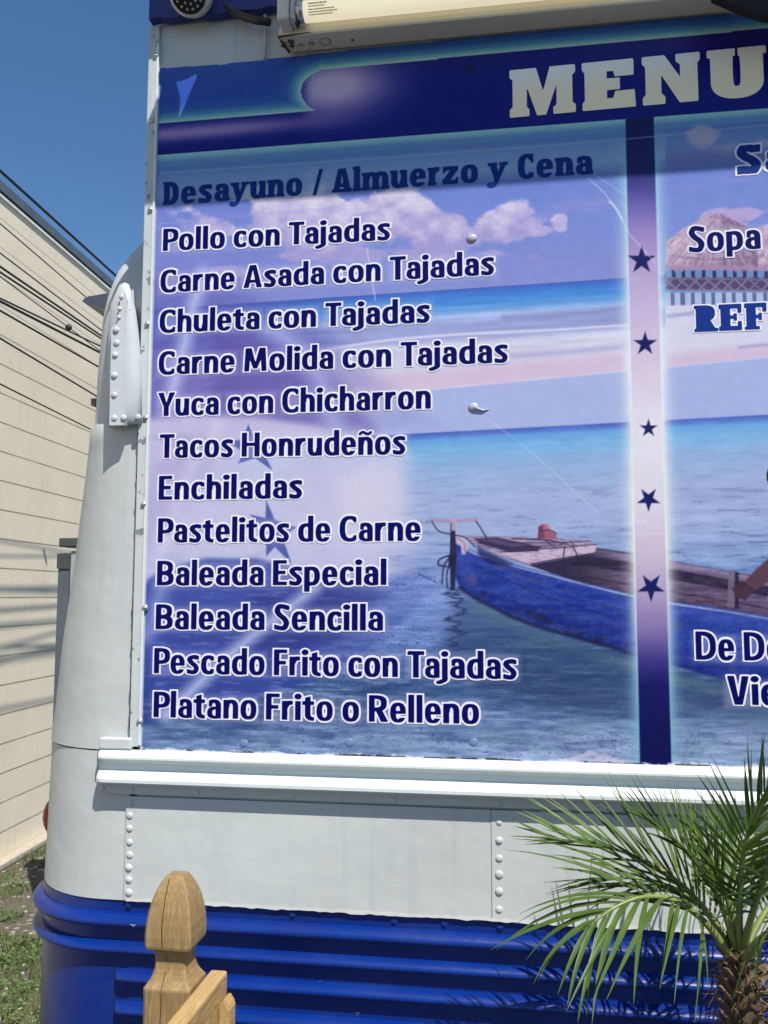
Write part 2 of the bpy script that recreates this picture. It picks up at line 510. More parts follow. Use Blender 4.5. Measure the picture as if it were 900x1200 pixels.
MENU = {
    'M': (1.30, [g_poly([(0,1),(0,.84),(.06,.78),(.06,.22),(0,.16),(0,0),(.39,0),(.39,.14),(.34,.20),(.345,.62),(.54,0),(.72,0),(.93,.62),(.925,.20),(.86,.14),(.86,0),(1.30,0),(1.30,.16),(1.24,.22),(1.24,.78),(1.30,.84),(1.30,1),(.80,1),(.665,.50),(.53,1)])]),
    'E': (1.03, [g_poly([(0,1),(0,.85),(.05,.78),(.05,.22),(0,.15),(0,0),(1.03,0),(1.01,.36),(.64,.36),(.60,.22),(.48,.22),(.48,.39),(.73,.39),(.73,.63),(.48,.63),(.48,.78),(.60,.78),(.64,.66),(1.0,.66),(1.0,1)])]),
    'N': (1.10, [g_poly([(0,1),(0,.85),(.06,.78),(.06,.22),(0,.15),(0,0),(.43,0),(.43,.15),(.36,.22),(.36,.60),(.70,0),(1.05,0),(1.05,.78),(1.10,.85),(1.10,1),(.64,1),(.64,.85),(.72,.78),(.72,.52),(.43,1)])]),
    'U': (1.10, [D(U(g_box(0,.84,.525,1), g_box(.575,.84,1.10,1), g_box(.06,.30,.48,.9), g_box(.61,.30,1.04,.9), I(g_sup(.55,.34,.49,.36,2.3), below(.345)), g_box(.3,.22,.8,.345)), g_sup(.545,.54,.07,.31,4))]),
}

_ST = 0.02
def contour_faces(F, x0, x1, y0, y1, level=0.0):
    nx = int(round((x1-x0)/_ST)); ny = int(round((y1-y0)/_ST))
    xs = x0 + _ST*np.arange(nx+1); ys = y0 + _ST*np.arange(ny+1)
    X, Y = np.meshgrid(xs, ys)
    V = F(X, Y) - level
    V = np.where(np.abs(V) < 1e-6, 1e-6, V)
    ins = V < 0
    cnt = ins[:-1, :-1].astype(int) + ins[:-1, 1:] + ins[1:, 1:] + ins[1:, :-1]
    vid = {}; verts = []; faces = []
    def vert(k, x, y):
        i = vid.get(k)
        if i is None: i = vid[k] = len(verts); verts.append((x, y))
        return i
    for j in range(ny):
        i = 0
        row = cnt[j]
        while i < nx:
            c = row[i]
            if c == 4:
                k = i
                while k < nx and row[k] == 4: k += 1
                faces.append((vert((i,j),xs[i],ys[j]), vert((k,j),xs[k],ys[j]), vert((k,j+1),xs[k],ys[j+1]), vert((i,j+1),xs[i],ys[j+1])))
                i = k; continue
            if c > 0:
                cs = ((i,j),(i+1,j),(i+1,j+1),(i,j+1)); f = []
                for a, b in zip(cs, cs[1:]+cs[:1]):
                    va, vb = V[a[1],a[0]], V[b[1],b[0]]
                    if va < 0: f.append(vert(a, xs[a[0]], ys[a[1]]))
                    if (va < 0) != (vb < 0):
                        p, q = (a, b) if a <= b else (b, a)
                        vp, vq = V[p[1],p[0]], V[q[1],q[0]]
                        t = vp/(vp-vq)
                        f.append(vert((p, q), xs[p[0]]+(xs[q[0]]-xs[p[0]])*t, ys[p[1]]+(ys[q[1]]-ys[p[1]])*t))
                if len(f) >= 3: faces.append(tuple(f))
            i += 1
    return verts, faces

_cache = {}
def glyph_mesh(ch, style, level):
    k = (ch, style, level)
    if k not in _cache:
        if style == 'menu':
            adv, fs = MENU[ch]; F = U(*fs)
        else:
            adv, F = glyph(ch, style == 'slab')
        m = 0.16 + level
        x0 = -0.16 if ch != 'j' else -0.30
        _cache[k] = (adv, contour_faces(F, math.floor((x0-level)/_ST)*_ST, adv+m+.06, -0.36-level, 1.12+level, level))
    return _cache[k]

HALO = []        # lettering footprints for the printed glow
def text_line(text, style, p0, p1, cap, mats, par, outline=0.0, gap=None, space=None, name='lettering', keep_aspect=False):
    """a line of print from photo pixel p0 to p1 (baseline), cap height in metres"""
    gap = gap if gap is not None else {'sans': .075, 'slab': .135, 'menu': .13}[style]
    space = space if space is not None else {'sans': .24, 'slab': .36, 'menu': .3}[style]
    a = W(*p0); b = W(*p1)
    adv = 0; pos = []
    for ch in text:
        if ch == ' ': adv += space; continue
        pos.append((ch, adv)); adv += glyph_mesh(ch, style, 0.0)[0] + gap
        if ch in 'TPY' : adv -= .05
    adv -= gap
    sx = (b.x - a.x) / adv; sl = (b.z - a.z) / (b.x - a.x)
    verts = []; faces = []; mi = []
    layers = [(0.0, -0.0011, 0)] + ([(outline, -0.0005, 1)] if outline > 0 else [])
    for level, y, idx in layers:
        for gi, (ch, off) in enumerate(pos):
            vs, fs = glyph_mesh(ch, style, level)[1]
            n = len(verts)
            dy = 0.0 if idx == 0 else 0.00010 * (gi % 3)
            for x, z in vs:
                X = a.x + (off + x) * sx
                verts.append((X, y - dy, a.z + (X - a.x) * sl + z * cap))
            for f in fs:
                faces.append(tuple(n + q for q in f)); mi.append(idx)
            if idx == 0: HALO.append((a.x + off*sx, a.x + (off + glyph_mesh(ch, style, 0.0)[0])*sx, a.z + (a.x+off*sx-a.x)*sl, cap, style))
    return pymesh(name, verts, faces, mats, par, mats=mi)

# ------------------------------------------------------------------ the printed picture
def make_print(par):
    X0, X1, Z0 = -0.6805, 0.52, 1.578
    st = 0.0016
    xs = np.concatenate([np.arange(X0, X1, st), np.arange(X1, 1.02, 0.005)])
    zs = np.arange(Z0, 3.02, st)
    X, Z = np.meshgrid(xs, zs)
    # where each point of the board sits in the photograph (a plane-to-plane mapping)
    P = np.stack([X - CAM[0], np.full(X.shape, -CAM[1]), Z - CAM[2]], -1)
    q = P @ CM
    px = 450 + FPX * q[..., 0] / -q[..., 2]; py = 600 - FPX * q[..., 1] / -q[..., 2]
    col = np.zeros(X.shape + (3,))
    def blend(m, c, a=1.0):
        m = np.clip(m * a, 0, 1)[..., None]
        col[:] = col * (1-m) + np.asarray(c, float) * m
    def poly(pts, soft=1.2):
        pts = np.array(pts, float)
        lo = pts.min(0) - 4*soft - 2; hi = pts.max(0) + 4*soft + 2
        out = np.zeros(px.shape)
        sel = (px >= lo[0]) & (px <= hi[0]) & (py >= lo[1]) & (py <= hi[1])
        if not sel.any(): return out
        d = g_poly(pts)(px[sel], py[sel])
        out[sel] = 1 - sstep(-soft, soft, d)
        return out
    def line(pts, wd, soft=1.0):
        pts = np.array(pts, float)
        lo = pts.min(0) - 3*wd - 6; hi = pts.max(0) + 3*wd + 6
        out = np.zeros(px.shape)
        sel = (px >= lo[0]) & (px <= hi[0]) & (py >= lo[1]) & (py <= hi[1])
        if sel.any():
            d = g_stroke(pts, wd)(px[sel], py[sel])
            out[sel] = 1 - sstep(-soft, soft, d)
        return out
    def gauss(cx, cy, rx, ry, ang=0):
        c, s = math.cos(R_(ang)), math.sin(R_(ang))
        u = ((px-cx)*c + (py-cy)*s)/rx; v = (-(px-cx)*s + (py-cy)*c)/ry
        return np.exp(-(u*u+v*v))
    def grad(t, stops):
        r = np.zeros(t.shape + (3,))
        p = [a for a, _ in stops]; c = np.array([b for _, b in stops], float)
        for k in range(3): r[..., k] = np.interp(t, p, c[:, k])
        return r
    lx = (X + 0.68) * 600; lz = (2.9 - Z) * 600      # straight coordinates for textures

    # --- sky of the beach picture
    hy1 = 362 - (px - 187) * 0.0665
    t = (py - hy1)
    col[:] = grad(t, [(-220, (88,112,192)), (-150, (106,128,206)), (-70, (122,139,211)), (0, (136,146,209))])
    left = 1 - sstep(180, 420, px)
    blend(left * sstep(-170, -20, t), (126, 126, 203), .5)
    # clouds
    env = 0
    for cx, cy, rx, ry, a in ((250,272,48,24,.7),(335,258,52,32,1.0),(392,256,46,36,1.0),(455,258,44,30,.9),(486,248,34,32,1.0),(520,270,60,22,.9),(590,264,56,20,1.0),(604,247,30,14,.85),(656,262,13,16,1.0),(632,270,28,10,.9),(536,262,26,16,.8),
                              (420,300,130,11,.75),(270,318,50,9,.6),(240,330,40,10,.5),(575,297,24,5,.55),(300,230,60,16,.55)):
        env = np.maximum(env, a * gauss(cx, cy - (cx-430)*0.0, rx, ry))
    n1 = fbm(lx/46, lz/30, 6, .58); n2 = fbm(lx/17+9, lz/13+3, 5, .6)
    cm = sstep(.30, .55, env + (n1-.5)*1.25)
    shade = np.clip((n2-.3)*1.6 + (270-py)/70, 0, 1)
    cc = grad(shade, [(0, (168,158,212)), (.5, (196,184,221)), (1, (224,213,233))])
    m = (cm*.95)[..., None]; col[:] = col*(1-m) + cc*m
    blend(sstep(.52,.75,fbm(lx/80+4, lz/14+9, 5))*sstep(-140,-60,t)*(1-sstep(-60,-10,t)), (176,160,214), .45)
    # --- first sea and beach
    wv = fbm(lx/60, lz/4.2, 5, .6)
    s1 = grad(t, [(0,(72,92,176)),(3,(66,112,200)),(14,(74,140,216)),(24,(104,160,222)),(32,(166,184,228)),(42,(150,158,208)),(56,(158,164,212)),(64,(212,214,236)),(72,(212,208,230)),(140,(220,212,230)),(260,(194,194,226))])
    dk = grad(t, [(0,(74,88,168)),(14,(70,104,190)),(30,(96,100,180)),(56,(110,104,180)),(90,(126,112,184)),(200,(130,130,198))])
    lf = (1 - sstep(230, 470, px + (n1-.5)*120))[..., None] * .75
    s1 = s1*(1-lf) + dk*lf
    s1 = s1 + ((wv-.5)*44*(sstep(2,12,t)*(1-sstep(66,84,t))))[..., None]
    m = sstep(-.7, .7, t)[..., None]; col[:] = col*(1-m) + s1*m
    blend(line([(300,424),(360,414),(430,402),(520,393),(640,387),(735,381)], 1.4, 1.6), (232,230,246), .8)
    blend(line([(240,452),(330,418),(430,408)], .8, 1), (206,200,232), .5)
    blend(line([(590,418),(660,413),(733,406)], 3, 4), (165,158,205), .6)
    blend(line([(590,372),(690,366),(735,360)], 2.5, 4), (128,130,190), .6)
    # pink strip and pale shallow water
    yl = 422 + (733-px)*.095
    pink = sstep(-12, 2, py-yl+4) * (1-sstep(-1.2, 1.2, py-yl-12+ (n2-.5)*5)) * sstep(330, 470, px) * (1-sstep(733,735,px))
    blend(pink, (214,188,216), .80)
    yr = 430 - (px-780)*.10
    hy2 = 510 - .0535*(px-450)
    shal = sstep(0, 3, py-np.where(px<735, yl+12, yr+3)) * (py < hy2+30) * sstep(380, 480, px)
    blend(shal, (166,180,226), .92)
    # --- right-hand beach
    rt = sstep(779, 781, px)
    blend(rt * sstep(352,358,py) * (py < 440), (216,212,234), 1)
    blend(rt * sstep(yr-22, yr-6, py) * (1-sstep(yr-1, yr+1, py)), (212,188,216), .9)
    blend(rt * sstep(yr-1, yr+3, py) * (py < 520), (168,182,226), 1)
    blend(line([(780,371),(812,367)], 2.2, 2.5)*rt, (150,160,205), .8)
    blend(line([(866,407),(900,404),(990,398)], 1.5, 2.5), (160,152,196), .8)
    # --- second sea
    t2 = py - hy2
    s2 = grad(t2, [(0,(78,98,190)),(5,(92,128,206)),(9,(106,164,222)),(20,(124,180,226)),(45,(152,178,220)),(80,(162,177,216)),(120,(158,174,214)),(170,(132,154,202)),(220,(92,120,178)),(270,(62,90,142)),(310,(70,96,144)),(345,(100,124,168)),(385,(138,156,194))])
    k = np.clip(t2, 1, 400)
    stretch = 1 + k/90
    r1 = fbm(lx/(26*1.0)+ (n2)*.4, lz/3.2, 5, .62); r2 = fbm(lx/46+7, lz/(7), 4, .6)
    amp = 10 + 26*sstep(60, 200, t2) + 14*sstep(200, 330, t2)
    rip = (r1-.5)*2*amp + (r2-.5)*1.2*amp
    s2 = s2 + rip[..., None] * np.array([1.0, 1.0, .92])
    crest = sstep(.60, .72, r1)*sstep(150, 260, t2)
    s2 = s2*(1-.35*crest[..., None]) + np.array([150,170,205])*.35*crest[..., None]
    trough = sstep(.62, .70, 1-r1)*sstep(40, 120, t2)*.30
    s2 = s2*(1-trough[..., None]) + np.array([62,88,142])*trough[..., None]
    lf2 = (1-sstep(490, 570, px + (n1-.5)*70))*sstep(120, 175, t2)*(1-sstep(235, 300, t2))
    s2 = s2*(1-.62*lf2[..., None]) + (np.array([128,148,212.]) + rip[..., None]*.9)*.62*lf2[..., None]
    rr = fbm(lx/30 + 40, lz/(3.2), 4, .55); rq = fbm(lx/17 + 80, lz/(2.6), 4, .55)
    ln = np.maximum(sstep(.80, .96, 1-np.abs(rr-.50)*14), sstep(.82, .97, 1-np.abs(rq-.545)*14)*.8)
    ln = ln * sstep(120, 200, t2) * (.35 + .9*sstep(.42, .6, fbm(lx/70, lz/22, 3)))
    s2 = s2*(1-.55*np.clip(ln, 0, 1)[..., None]) + np.array([44,62,122.])*.55*np.clip(ln, 0, 1)[..., None]
    l2 = sstep(.84, .97, 1-np.abs(rr-.585)*15)*sstep(150, 250, t2)
    s2 = s2*(1-.30*l2[..., None]) + np.array([150,172,206.])*.30*l2[..., None]
    grn = sstep(335, 365, t2 + (n1-.5)*30)*sstep(.40, .62, n2)
    s2 = s2*(1-.4*grn[..., None]) + np.array([128,156,176.])*.4*grn[..., None]
    m = (sstep(-1, 1, t2) * sstep(180, 330, px + (py-520)*.7))[..., None]; col[:] = col*(1-m) + s2*m
    # --- the flag laid over the left side
    f1 = poly([(165,320),(260,330),(345,372),(420,420),(480,470),(520,500),(440,505),(380,505),(310,494),(240,487),(165,490)], 16)
    blend(f1*(1-sstep(330,520,px)*.8), (92,88,176), .50)
    blend(poly([(250,390),(330,400),(400,450),(440,505),(340,494),(250,485)], 14), (92,74,158), .5)
    wb = poly([(160,494),(220,487),(300,489),(370,500),(430,517),(500,530),(505,600),(490,672),(430,676),(370,676),(330,664),(290,655),(245,654),(205,660),(160,690)], 6)
    blend(wb*(1-sstep(430,510,px)), (208,200,228), .80)
    blend(poly([(160,600),(180,545),(240,505),(262,520),(220,590),(165,660)], 10), (172,160,208), .45)
    blend(poly([(395,560),(470,530),(480,640),(400,640)], 16), (222,214,232), .6)
    f2 = poly([(160,690),(190,667),(240,655),(300,655),(340,664),(370,678),(430,684),(500,668),(510,690),(470,730),(420,770),(360,800),(260,826),(165,850)], 4)
    blend(f2*(1-sstep(330,505,px)*.85), (44,58,148), .74)
    blend(poly([(300,700),(400,680),(450,700),(400,750),(320,780),(250,800)], 18), (44,48,122), .5)
    blend(poly([(160,840),(165,780),(300,760),(330,800),(260,840)], 20)*.5, (70,90,170), .5)
    for pts, wd, sf, cc, a in (([(368,690),(300,742),(250,785),(195,838)], 6, 11, (190,198,234), .92), ([(200,665),(186,700),(172,745)], 8, 14, (150,162,216), .75), ([(300,662),(330,690)], 6, 12, (90,90,176), .4),
                               ([(238,322),(226,360),(212,420),(198,470)], 6, 13, (196,204,240), .95), ([(318,385),(350,410),(375,445),(392,500)], 9, 19, (176,186,230), .85), ([(255,500),(220,560),(190,640)], 5, 12, (226,222,240), .5)):
        blend(line(pts, wd, sf), cc, a)
    for pts in ([(291,497),(298,516),(322,521),(309,530),(319,551),(299,537),(279,543),(286,530),(262,515),(284,516)],
                [(312,586),(322,609),(347,618),(331,630),(342,661),(322,641),(312,652),(312,625),(293,603),(311,607)]):
        blend(poly(pts, 1.3), (62,76,158), .85)
    blend(poly([(178,512),(205,508),(240,512),(262,520),(250,528),(200,524)], 4), (150,150,180), .5)
    wl = sstep(.58,.7,r1)*sstep(640,700,py)*(1-sstep(330,480,px))
    blend(wl, (140,156,206), .30)
    # --- boat
    hull_t = [(530,636),(541,640),(560,648),(590,657),(612,664),(640,671),(670,679),(705,688),(744,697),(785,705),(840,712),(900,722),(1010,742),(1180,775)]
    hull_b = [(1180,880),(1010,838),(900,810),(850,797),(790,780),(744,767),(689,751),(632,735),(600,723),(574,710),(555,700),(539,689),(531,670)]
    # shadow and green water below
    blend(poly([(535,690),(560,700),(620,730),(700,760),(800,790),(900,815),(1180,885),(1180,925),(900,850),(800,842),(740,842),(640,832),(560,810),(520,760)], 18)*(.75+.5*(r1-.5)), (40,60,96), .62)
    blend(line([(560,712),(600,732),(650,752),(700,768),(780,792),(860,810)], 6, 9)*(.3+1.0*r1), (84,112,120), .55)
    rfx = np.exp(-((px - 534 - (rr-.5)*46)/4.2)**2)*sstep(686,692,py)*(1-sstep(745,800,py))
    blend(rfx, (34,44,92), .8)
    # far gunwale inside and floor
    blend(poly([(590,652),(621,660),(697,646),(744,650),(800,661),(900,677),(900,724),(785,706),(744,698),(670,680)], 1.2), (46,36,70), 1)
    blend(poly([(692,641),(740,648),(800,660),(860,672),(900,678),(1180,720),(1180,770),(900,722),(840,712),(770,704),(720,690),(668,672)], 1.2), (70,56,92), 1)
    wd = fbm(lx/60+3, lz/2.2, 4, .6); w2 = fbm(lx/9+7, lz/1.6, 3, .6)
    yt = np.interp(px, [692,703,744,800,860,900,1180], [642,644,651,660.5,671,678,720])
    dt = py - yt
    inn = poly([(692,642),(703,644),(744,651),(800,660.5),(860,671),(900,678),(1180,720),(1180,772),(900,723),(840,713),(785,705),(744,697),(700,687),(668,678),(664,668)], 1.1)
    ic = grad(dt, [(0,(128,112,148)),(1.5,(146,130,162)),(8,(112,94,130)),(10,(48,36,66)),(20,(42,32,60)),(22,(98,80,114)),(33,(104,84,116)),(35,(60,46,76)),(37,(96,78,108)),(48,(78,60,92))])
    ic = ic + ((wd-.5)*60 + (w2-.5)*46)[..., None]
    dkn = (1-sstep(668, 742, px))[..., None]*.75
    ic = ic*(1-dkn) + np.array([36,28,54.])*dkn
    m = inn[..., None]; col[:] = col*(1-m) + np.clip(ic, 10, 255)*m
    blend(poly([(854,668),(862,670),(861,712),(852,711)], .8), (116,100,128), .9); blend(poly([(861,670),(866,671),(866,713),(861,713)], .8), (38,28,50), .9)
    # foredeck
    blend(poly([(545,628),(600,629),(690,633),(699,638),(697,648),(660,655),(621,662),(584,650),(560,640)], 1), (178,156,188), 1)
    blend(poly([(584,646),(640,642),(699,638),(697,648),(650,656),(621,662)], 1), (188,166,196), .9)
    dwd = fbm(lx/30+13, lz/1.8, 4); dw2 = fbm(lx/7+3, lz/1.5, 3)
    dk_ = poly([(545,628),(600,629),(690,633),(699,638),(640,643),(584,647),(560,640)], 1)
    blend(dk_, (158,136,168), .8)
    blend(dk_*sstep(.48,.60,dwd), (112,90,130), .75); blend(dk_*sstep(.55,.66,1-dw2), (196,176,202), .5)
    ff = poly([(584,647),(640,642.5),(699,638),(697,648),(650,655),(621,661)], 1)
    blend(ff, (204,182,208), .9); blend(ff*sstep(.50,.62,dw2), (158,132,166), .6)
    blend(poly([(556,631),(582,629.5),(634,641),(630,646),(598,647.5),(562,637)], .8), (50,40,78), .92)
    blend(poly([(562,632),(580,631),(622,640),(600,641)], .8), (98,80,120), .7)
    for pts, wdt in (([(586,647),(640,643),(699,638)], .7), ([(596,636),(650,636),(692,634)], .6), ([(604,641),(660,639)], .6), ([(640,634),(652,643)], .6), ([(668,634),(676,641)], .5), ([(622,661),(660,654),(697,648)], .9)):
        blend(line(pts, wdt, .7), (58,44,76), .85)
    blend(poly([(630,631),(631,617),(636,614),(643,615),(645,621),(651,624),(653,632)], 1), (158,92,122), 1); blend(poly([(630,631),(631,617),(636,615),(638,631)], 1), (104,54,86), .8); blend(line([(632,622),(645,621.5),(652,625)], .7, .7), (84,42,72), .8); blend(gauss(642,617,3,2), (214,160,178), .7)
    # hull
    hcol = grad((py-640-(px-540)*.32)/60, [(-.2,(46,68,162)),(.4,(36,58,152)),(1,(28,44,126)),(1.4,(28,36,92))])
    hn = fbm(lx/34, lz/5, 5, .6)
    hcol = hcol + ((hn-.5)*50 + (fbm(lx/3, lz/2, 3)-.5)*20)[..., None] * np.array([1, 1, .9])
    hm = poly(hull_t + hull_b, 1.2)[..., None]; col[:] = col*(1-hm) + hcol*hm
    hm = hm[..., 0]
    blend(line([(545,643),(560,650),(590,659),(612,666),(640,673),(670,681),(705,690),(744,699),(785,707),(840,715),(900,725),(1010,746)], 1.1, 1.1)*(.55+.7*fbm(lx/20, lz/20)), (176,186,220), .85)
    blend(line([(580,664),(640,683),(700,706),(740,722)], 2.2, 2)*sstep(.42,.6,hn), (74,58,90), .7)
    blend(line([(556,690),(600,708),(660,735),(720,755)], 4, 4)*sstep(.50,.62,fbm(lx/16+5, lz/8)), (22,24,60), .7)
    blend(poly([(532,662),(542,640),(552,650),(560,690),(545,684)], 3), (58,70,160), .5)
    blend(poly([(531,627),(536,625),(546,632),(549,641),(545,650),(541,650),(540,640),(532,634)], .9), (196,176,200), .95)
    blend(line([(536,630),(544,637),(545,646)], .6, .7), (120,98,132), .8)
    blend(line([(556,662),(600,682),(660,706),(744,730)], 1.0, 1.2)*(.4+.8*hn), (22,30,96), .75); blend(line([(552,655),(600,672),(660,694),(744,716)], .8, 1)*(.3+.8*hn), (70,96,190), .6)
    blend(hm*sstep(.60,.70,fbm(lx/6+11, lz/4+5, 4)), (76,100,182), .25); blend(hm*sstep(.62,.72,fbm(lx/11+31, lz/3+9, 4)), (86,72,104), .30)
    blend(line([(539,689),(555,700),(574,710),(600,723),(632,735),(689,751),(744,767),(785,779)], 2.0, 2.2), (20,20,48), .7)
    blend(poly([(560,640),(590,655),(600,662),(575,662),(560,650)], 3), (22,22,70), .7)
    blend(gauss(554,680,6,6), (96,82,140), .6)
    # stem post, tee piece and ropes
    blend(poly([(528,612),(533,612),(535,650),(533,692),(528,692),(527,650)], .9), (40,34,74), 1)
    blend(poly([(503,608),(530,609),(560,607),(560,612),(503,613)], .8), (168,148,182), 1); blend(poly([(529,608),(535,608),(536,622),(529,622)], .8), (190,168,196), .9)
    for pts, wdt in (([(506,611),(514,622),(528,626),(545,630),(556,640)], .8), ([(558,611),(564,620),(571,632)], .8), ([(530,650),(516,655),(514,662),(524,664)], 1.0), ([(528,652),(520,664),(518,684)], .9), ([(530,655),(524,670),(524,688)], .9),
                     ([(662,640),(660,655),(660,672)], .8), ([(670,639),(676,650),(680,672)], .8), ([(666,638),(640,633),(600,631)], .8), ([(490,672),(512,683)], .5)):
        blend(line(pts, wdt, .7), (36,30,62), .85)
    blend(poly([(525,652),(533,648),(534,660),(526,666)], 1), (30,26,56), .9)
    # person leaning in the boat (edge of the picture)
    blend(poly([(858,690),(872,682),(885,668),(900,655),(960,620),(960,660),(905,680),(884,692),(866,698)], 1.4), (92,58,76), 1)
    blend(poly([(858,690),(870,680),(884,690),(874,704),(862,700)], 1.4), (66,40,58), .9)
    blend(gauss(913,558,16,19) > .42, (36,24,40), .95)
    blend(poly([(930,600),(1010,600),(1030,700),(905,724),(900,700)], 2), (176,170,200), .9)
    # --- palm-thatched huts on the right
    rsel = rt
    env = np.maximum.reduce([gauss(842,258,30,16), gauss(870,250,24,10)*.8, gauss(826,158,34,16), gauss(880,170,60,14)*.6, gauss(960,240,60,26)])
    cm = sstep(.42, .62, env + (n1-.5)*1.0)*rsel
    blend(cm, (188,168,210), .85)
    jag = py
    rf = poly([(772,290),(800,268),(838,250),(846,251),(880,268),(900,275),(900,305),(895,318),(850,316),(800,314),(776,312)], 1.6)*rsel
    rf = np.maximum(rf, poly([(872,275),(900,262),(960,240),(1010,262),(1100,300),(1100,318),(880,318)], 1.6)*rsel)
    ax_ = np.where(px < 888, 842., 962.); ay_ = np.where(px < 888, 240., 232.)
    an = np.arctan2(px-ax_, py-ay_); ra = np.hypot(px-ax_, py-ay_)
    th = fbm(an*26+20, ra*.06, 5, .62); th2 = fbm(lx/3.2, lz/3.0, 4, .6)
    lit = np.clip(.55 - .5*np.sin(an), 0, 1)
    tc_ = grad(lit*.6 + (th-.5)*1.0 + (th2-.5)*.7, [(0,(128,100,134)),(.3,(166,138,168)),(.6,(200,174,196)),(1,(226,204,216))])
    m = rf[..., None]; col[:] = col*(1-m) + tc_*m
    blend(rf*np.exp(-((py-(301+3*np.sin(lx/23)))/1.6)**2)*sstep(.42,.6,th2), (120,92,124), .7)
    blend(rf*sstep(300,318,py)*.8, (140,104,148), .6)
    fr_ = (py > 312) & (py < 312 + 9*fbm(lx/2.2, lz/60, 3))
    dk = poly([(772,316),(900,318),(1100,320),(1100,340),(900,342),(772,340)], 1)*rsel
    blend(dk, (92,108,172), 1)
    colm = (np.sin(lx*.62 + .4*np.sin(lx*.13)) > .35)
    blend(dk*(py < 326)*colm, (44,38,80), .9); blend(dk*(py < 326)*(~colm), (112,150,200), .75)
    lat = np.minimum(np.abs(((lx+lz) % 13) - 6.5), np.abs(((lx-lz) % 13) - 6.5))
    blend(dk*(py > 325), (74,60,100), .85); blend(dk*(py > 325)*(lat < 1.3), (140,120,150), .8); blend(line([(772,326),(900,328),(1100,332)], 1, .8)*rsel, (120,104,140), .9)
    blend(fr_*rsel, (168,136,172), .85)
    blend(line([(772,340),(900,341),(1100,344)], 1.2, 1)*rsel, (140,126,156), .9)
    leg = poly([(774,343),(900,343),(1100,345),(1100,356),(900,356),(776,358)], 1)*rsel
    blend(leg, (176,190,224), .9); blend(leg*(np.sin(lx*.62+1) > .35), (86,90,140), .85)
    # --- white centre stripe with glow
    xl = 733 + (py-140)*.02246; xr = 766 + (py-137)*.0277
    ds = np.maximum(xl - px, px - xr)
    g = np.exp(-np.clip(ds, 0, 99)**2/(2*8.0**2)) * (ds > 0) + (ds <= 0)
    gl = grad(py, [(140,(96,158,180)),(210,(150,205,222)),(300,(206,226,240)),(420,(236,238,246)),(640,(238,240,232)),(720,(214,226,236)),(800,(150,200,220)),(895,(120,176,200))])
    gm = np.clip(g*(.55+.5*np.exp(-np.clip(ds,0,99)/5)), 0, 1)*np.interp(py, [130,300,640,800,895], [.85,.95,1,.85,.7])
    blend_m = np.clip(gm, 0, 1)[..., None]; col[:] = col*(1-blend_m) + gl*blend_m
    ins = (1 - sstep(-.7, .7, ds))[..., None]
    sc = grad(py, [(140,(14,18,92)),(200,(30,32,110)),(235,(96,86,164)),(265,(146,126,192)),(310,(186,164,208)),(380,(206,188,218)),(450,(222,208,226)),(510,(232,228,236)),(590,(224,216,228)),(660,(202,184,210)),(700,(172,152,192)),(740,(130,112,170)),(775,(58,52,128)),(805,(14,14,92)),(895,(6,8,76))])
    col[:] = col*(1-ins) + sc*ins
    for cx, cy, r, inv in ((752,305,17,0),(756,403,14.5,0),(760,502,11,0),(760,585,14.5,180),(763,688,17,180)):
        pts = [(cx + (r if i % 2 == 0 else r*.382)*math.sin(R_(inv+36*i)), cy - (r if i % 2 == 0 else r*.382)*math.cos(R_(inv+36*i))*1.02) for i in range(10)]
        blend(poly(pts, .7), (10,14,92), 1)
    # --- glow behind the words
    hal = np.zeros(px.shape)
    for x0, x1, zb, cap, style in HALO:
        if style != 'sans': continue
        i0, i1 = np.searchsorted(xs, [x0-.02, x1+.02]); j0, j1 = np.searchsorted(zs, [zb-.02, zb+cap+.012])
        XX, ZZ = X[j0:j1, i0:i1], Z[j0:j1, i0:i1]
        d = np.maximum(np.maximum(x0-XX, XX-x1), np.maximum(zb-ZZ, ZZ-zb-cap*.8))
        hal[j0:j1, i0:i1] = np.maximum(hal[j0:j1, i0:i1], 1 - sstep(-.004, .013, d))
    blend(hal, (206,200,230), .36)
    # --- heading and top band
    yb = 182 - (px-187)*.0769                        # lower edge of the navy band
    hd = py - yb
    hdr = 1 - sstep(46, 66, hd + (n2-.5)*8)
    hcol = grad(hd, [(0,(176,230,226)),(4,(150,212,216)),(9,(110,160,206)),(18,(110,152,210)),(28,(146,186,224)),(46,(170,206,230)),(66,(160,198,230))])
    a = (hdr*np.where(hd < 14, .95, np.where(px > 780, .42, .66)))[..., None]
    sel = ((hd >= 0) & (ds > 0))[..., None]
    col[:] = np.where(sel, col*(1-a) + hcol*a, col)
    stripe_top = (hd >= 0) & (ds <= 0)
    blend(line([(187,203),(460,184),(733,163),(900,146),(1100,124)], .7, .8), (190,208,232), .55)
    blend(line([(187,262),(300,252),(420,240)], .5, .7), (166,170,220), .5)
    nav = hd < 0
    # base of the band: blue with teal light along the swoosh
    yu = np.where(px < 374, 145 - (px-187)*.0856, 82 - (px-371)*.0925)   # border between upper field and the navy swoosh
    up = (nav & (py < yu) & (px < 368)) | (nav & (px >= 368) & (py < yu))
    dist = np.clip(yu - py, 0, 200)
    noser = np.hypot((px-384)/1.25, (py-107)/1.0)
    nose = (noser < 25) & (px < 400)
    up = up & ~nose
    dnose = np.where(px < 384, np.clip(noser-25, 0, 99), 99)
    dd = np.minimum(dist, dnose)
    uc = grad(dd, [(0,(196,226,206)),(2.5,(150,212,206)),(7,(92,160,196)),(14,(56,104,184)),(26,(50,84,180)),(70,(62,96,186))])
    ncol = np.zeros(col.shape) + np.array([10,12,132.])
    hl = np.clip(gauss(390,102,66,34,-6)*1.1, 0, 1)*sstep(343, 368, px)
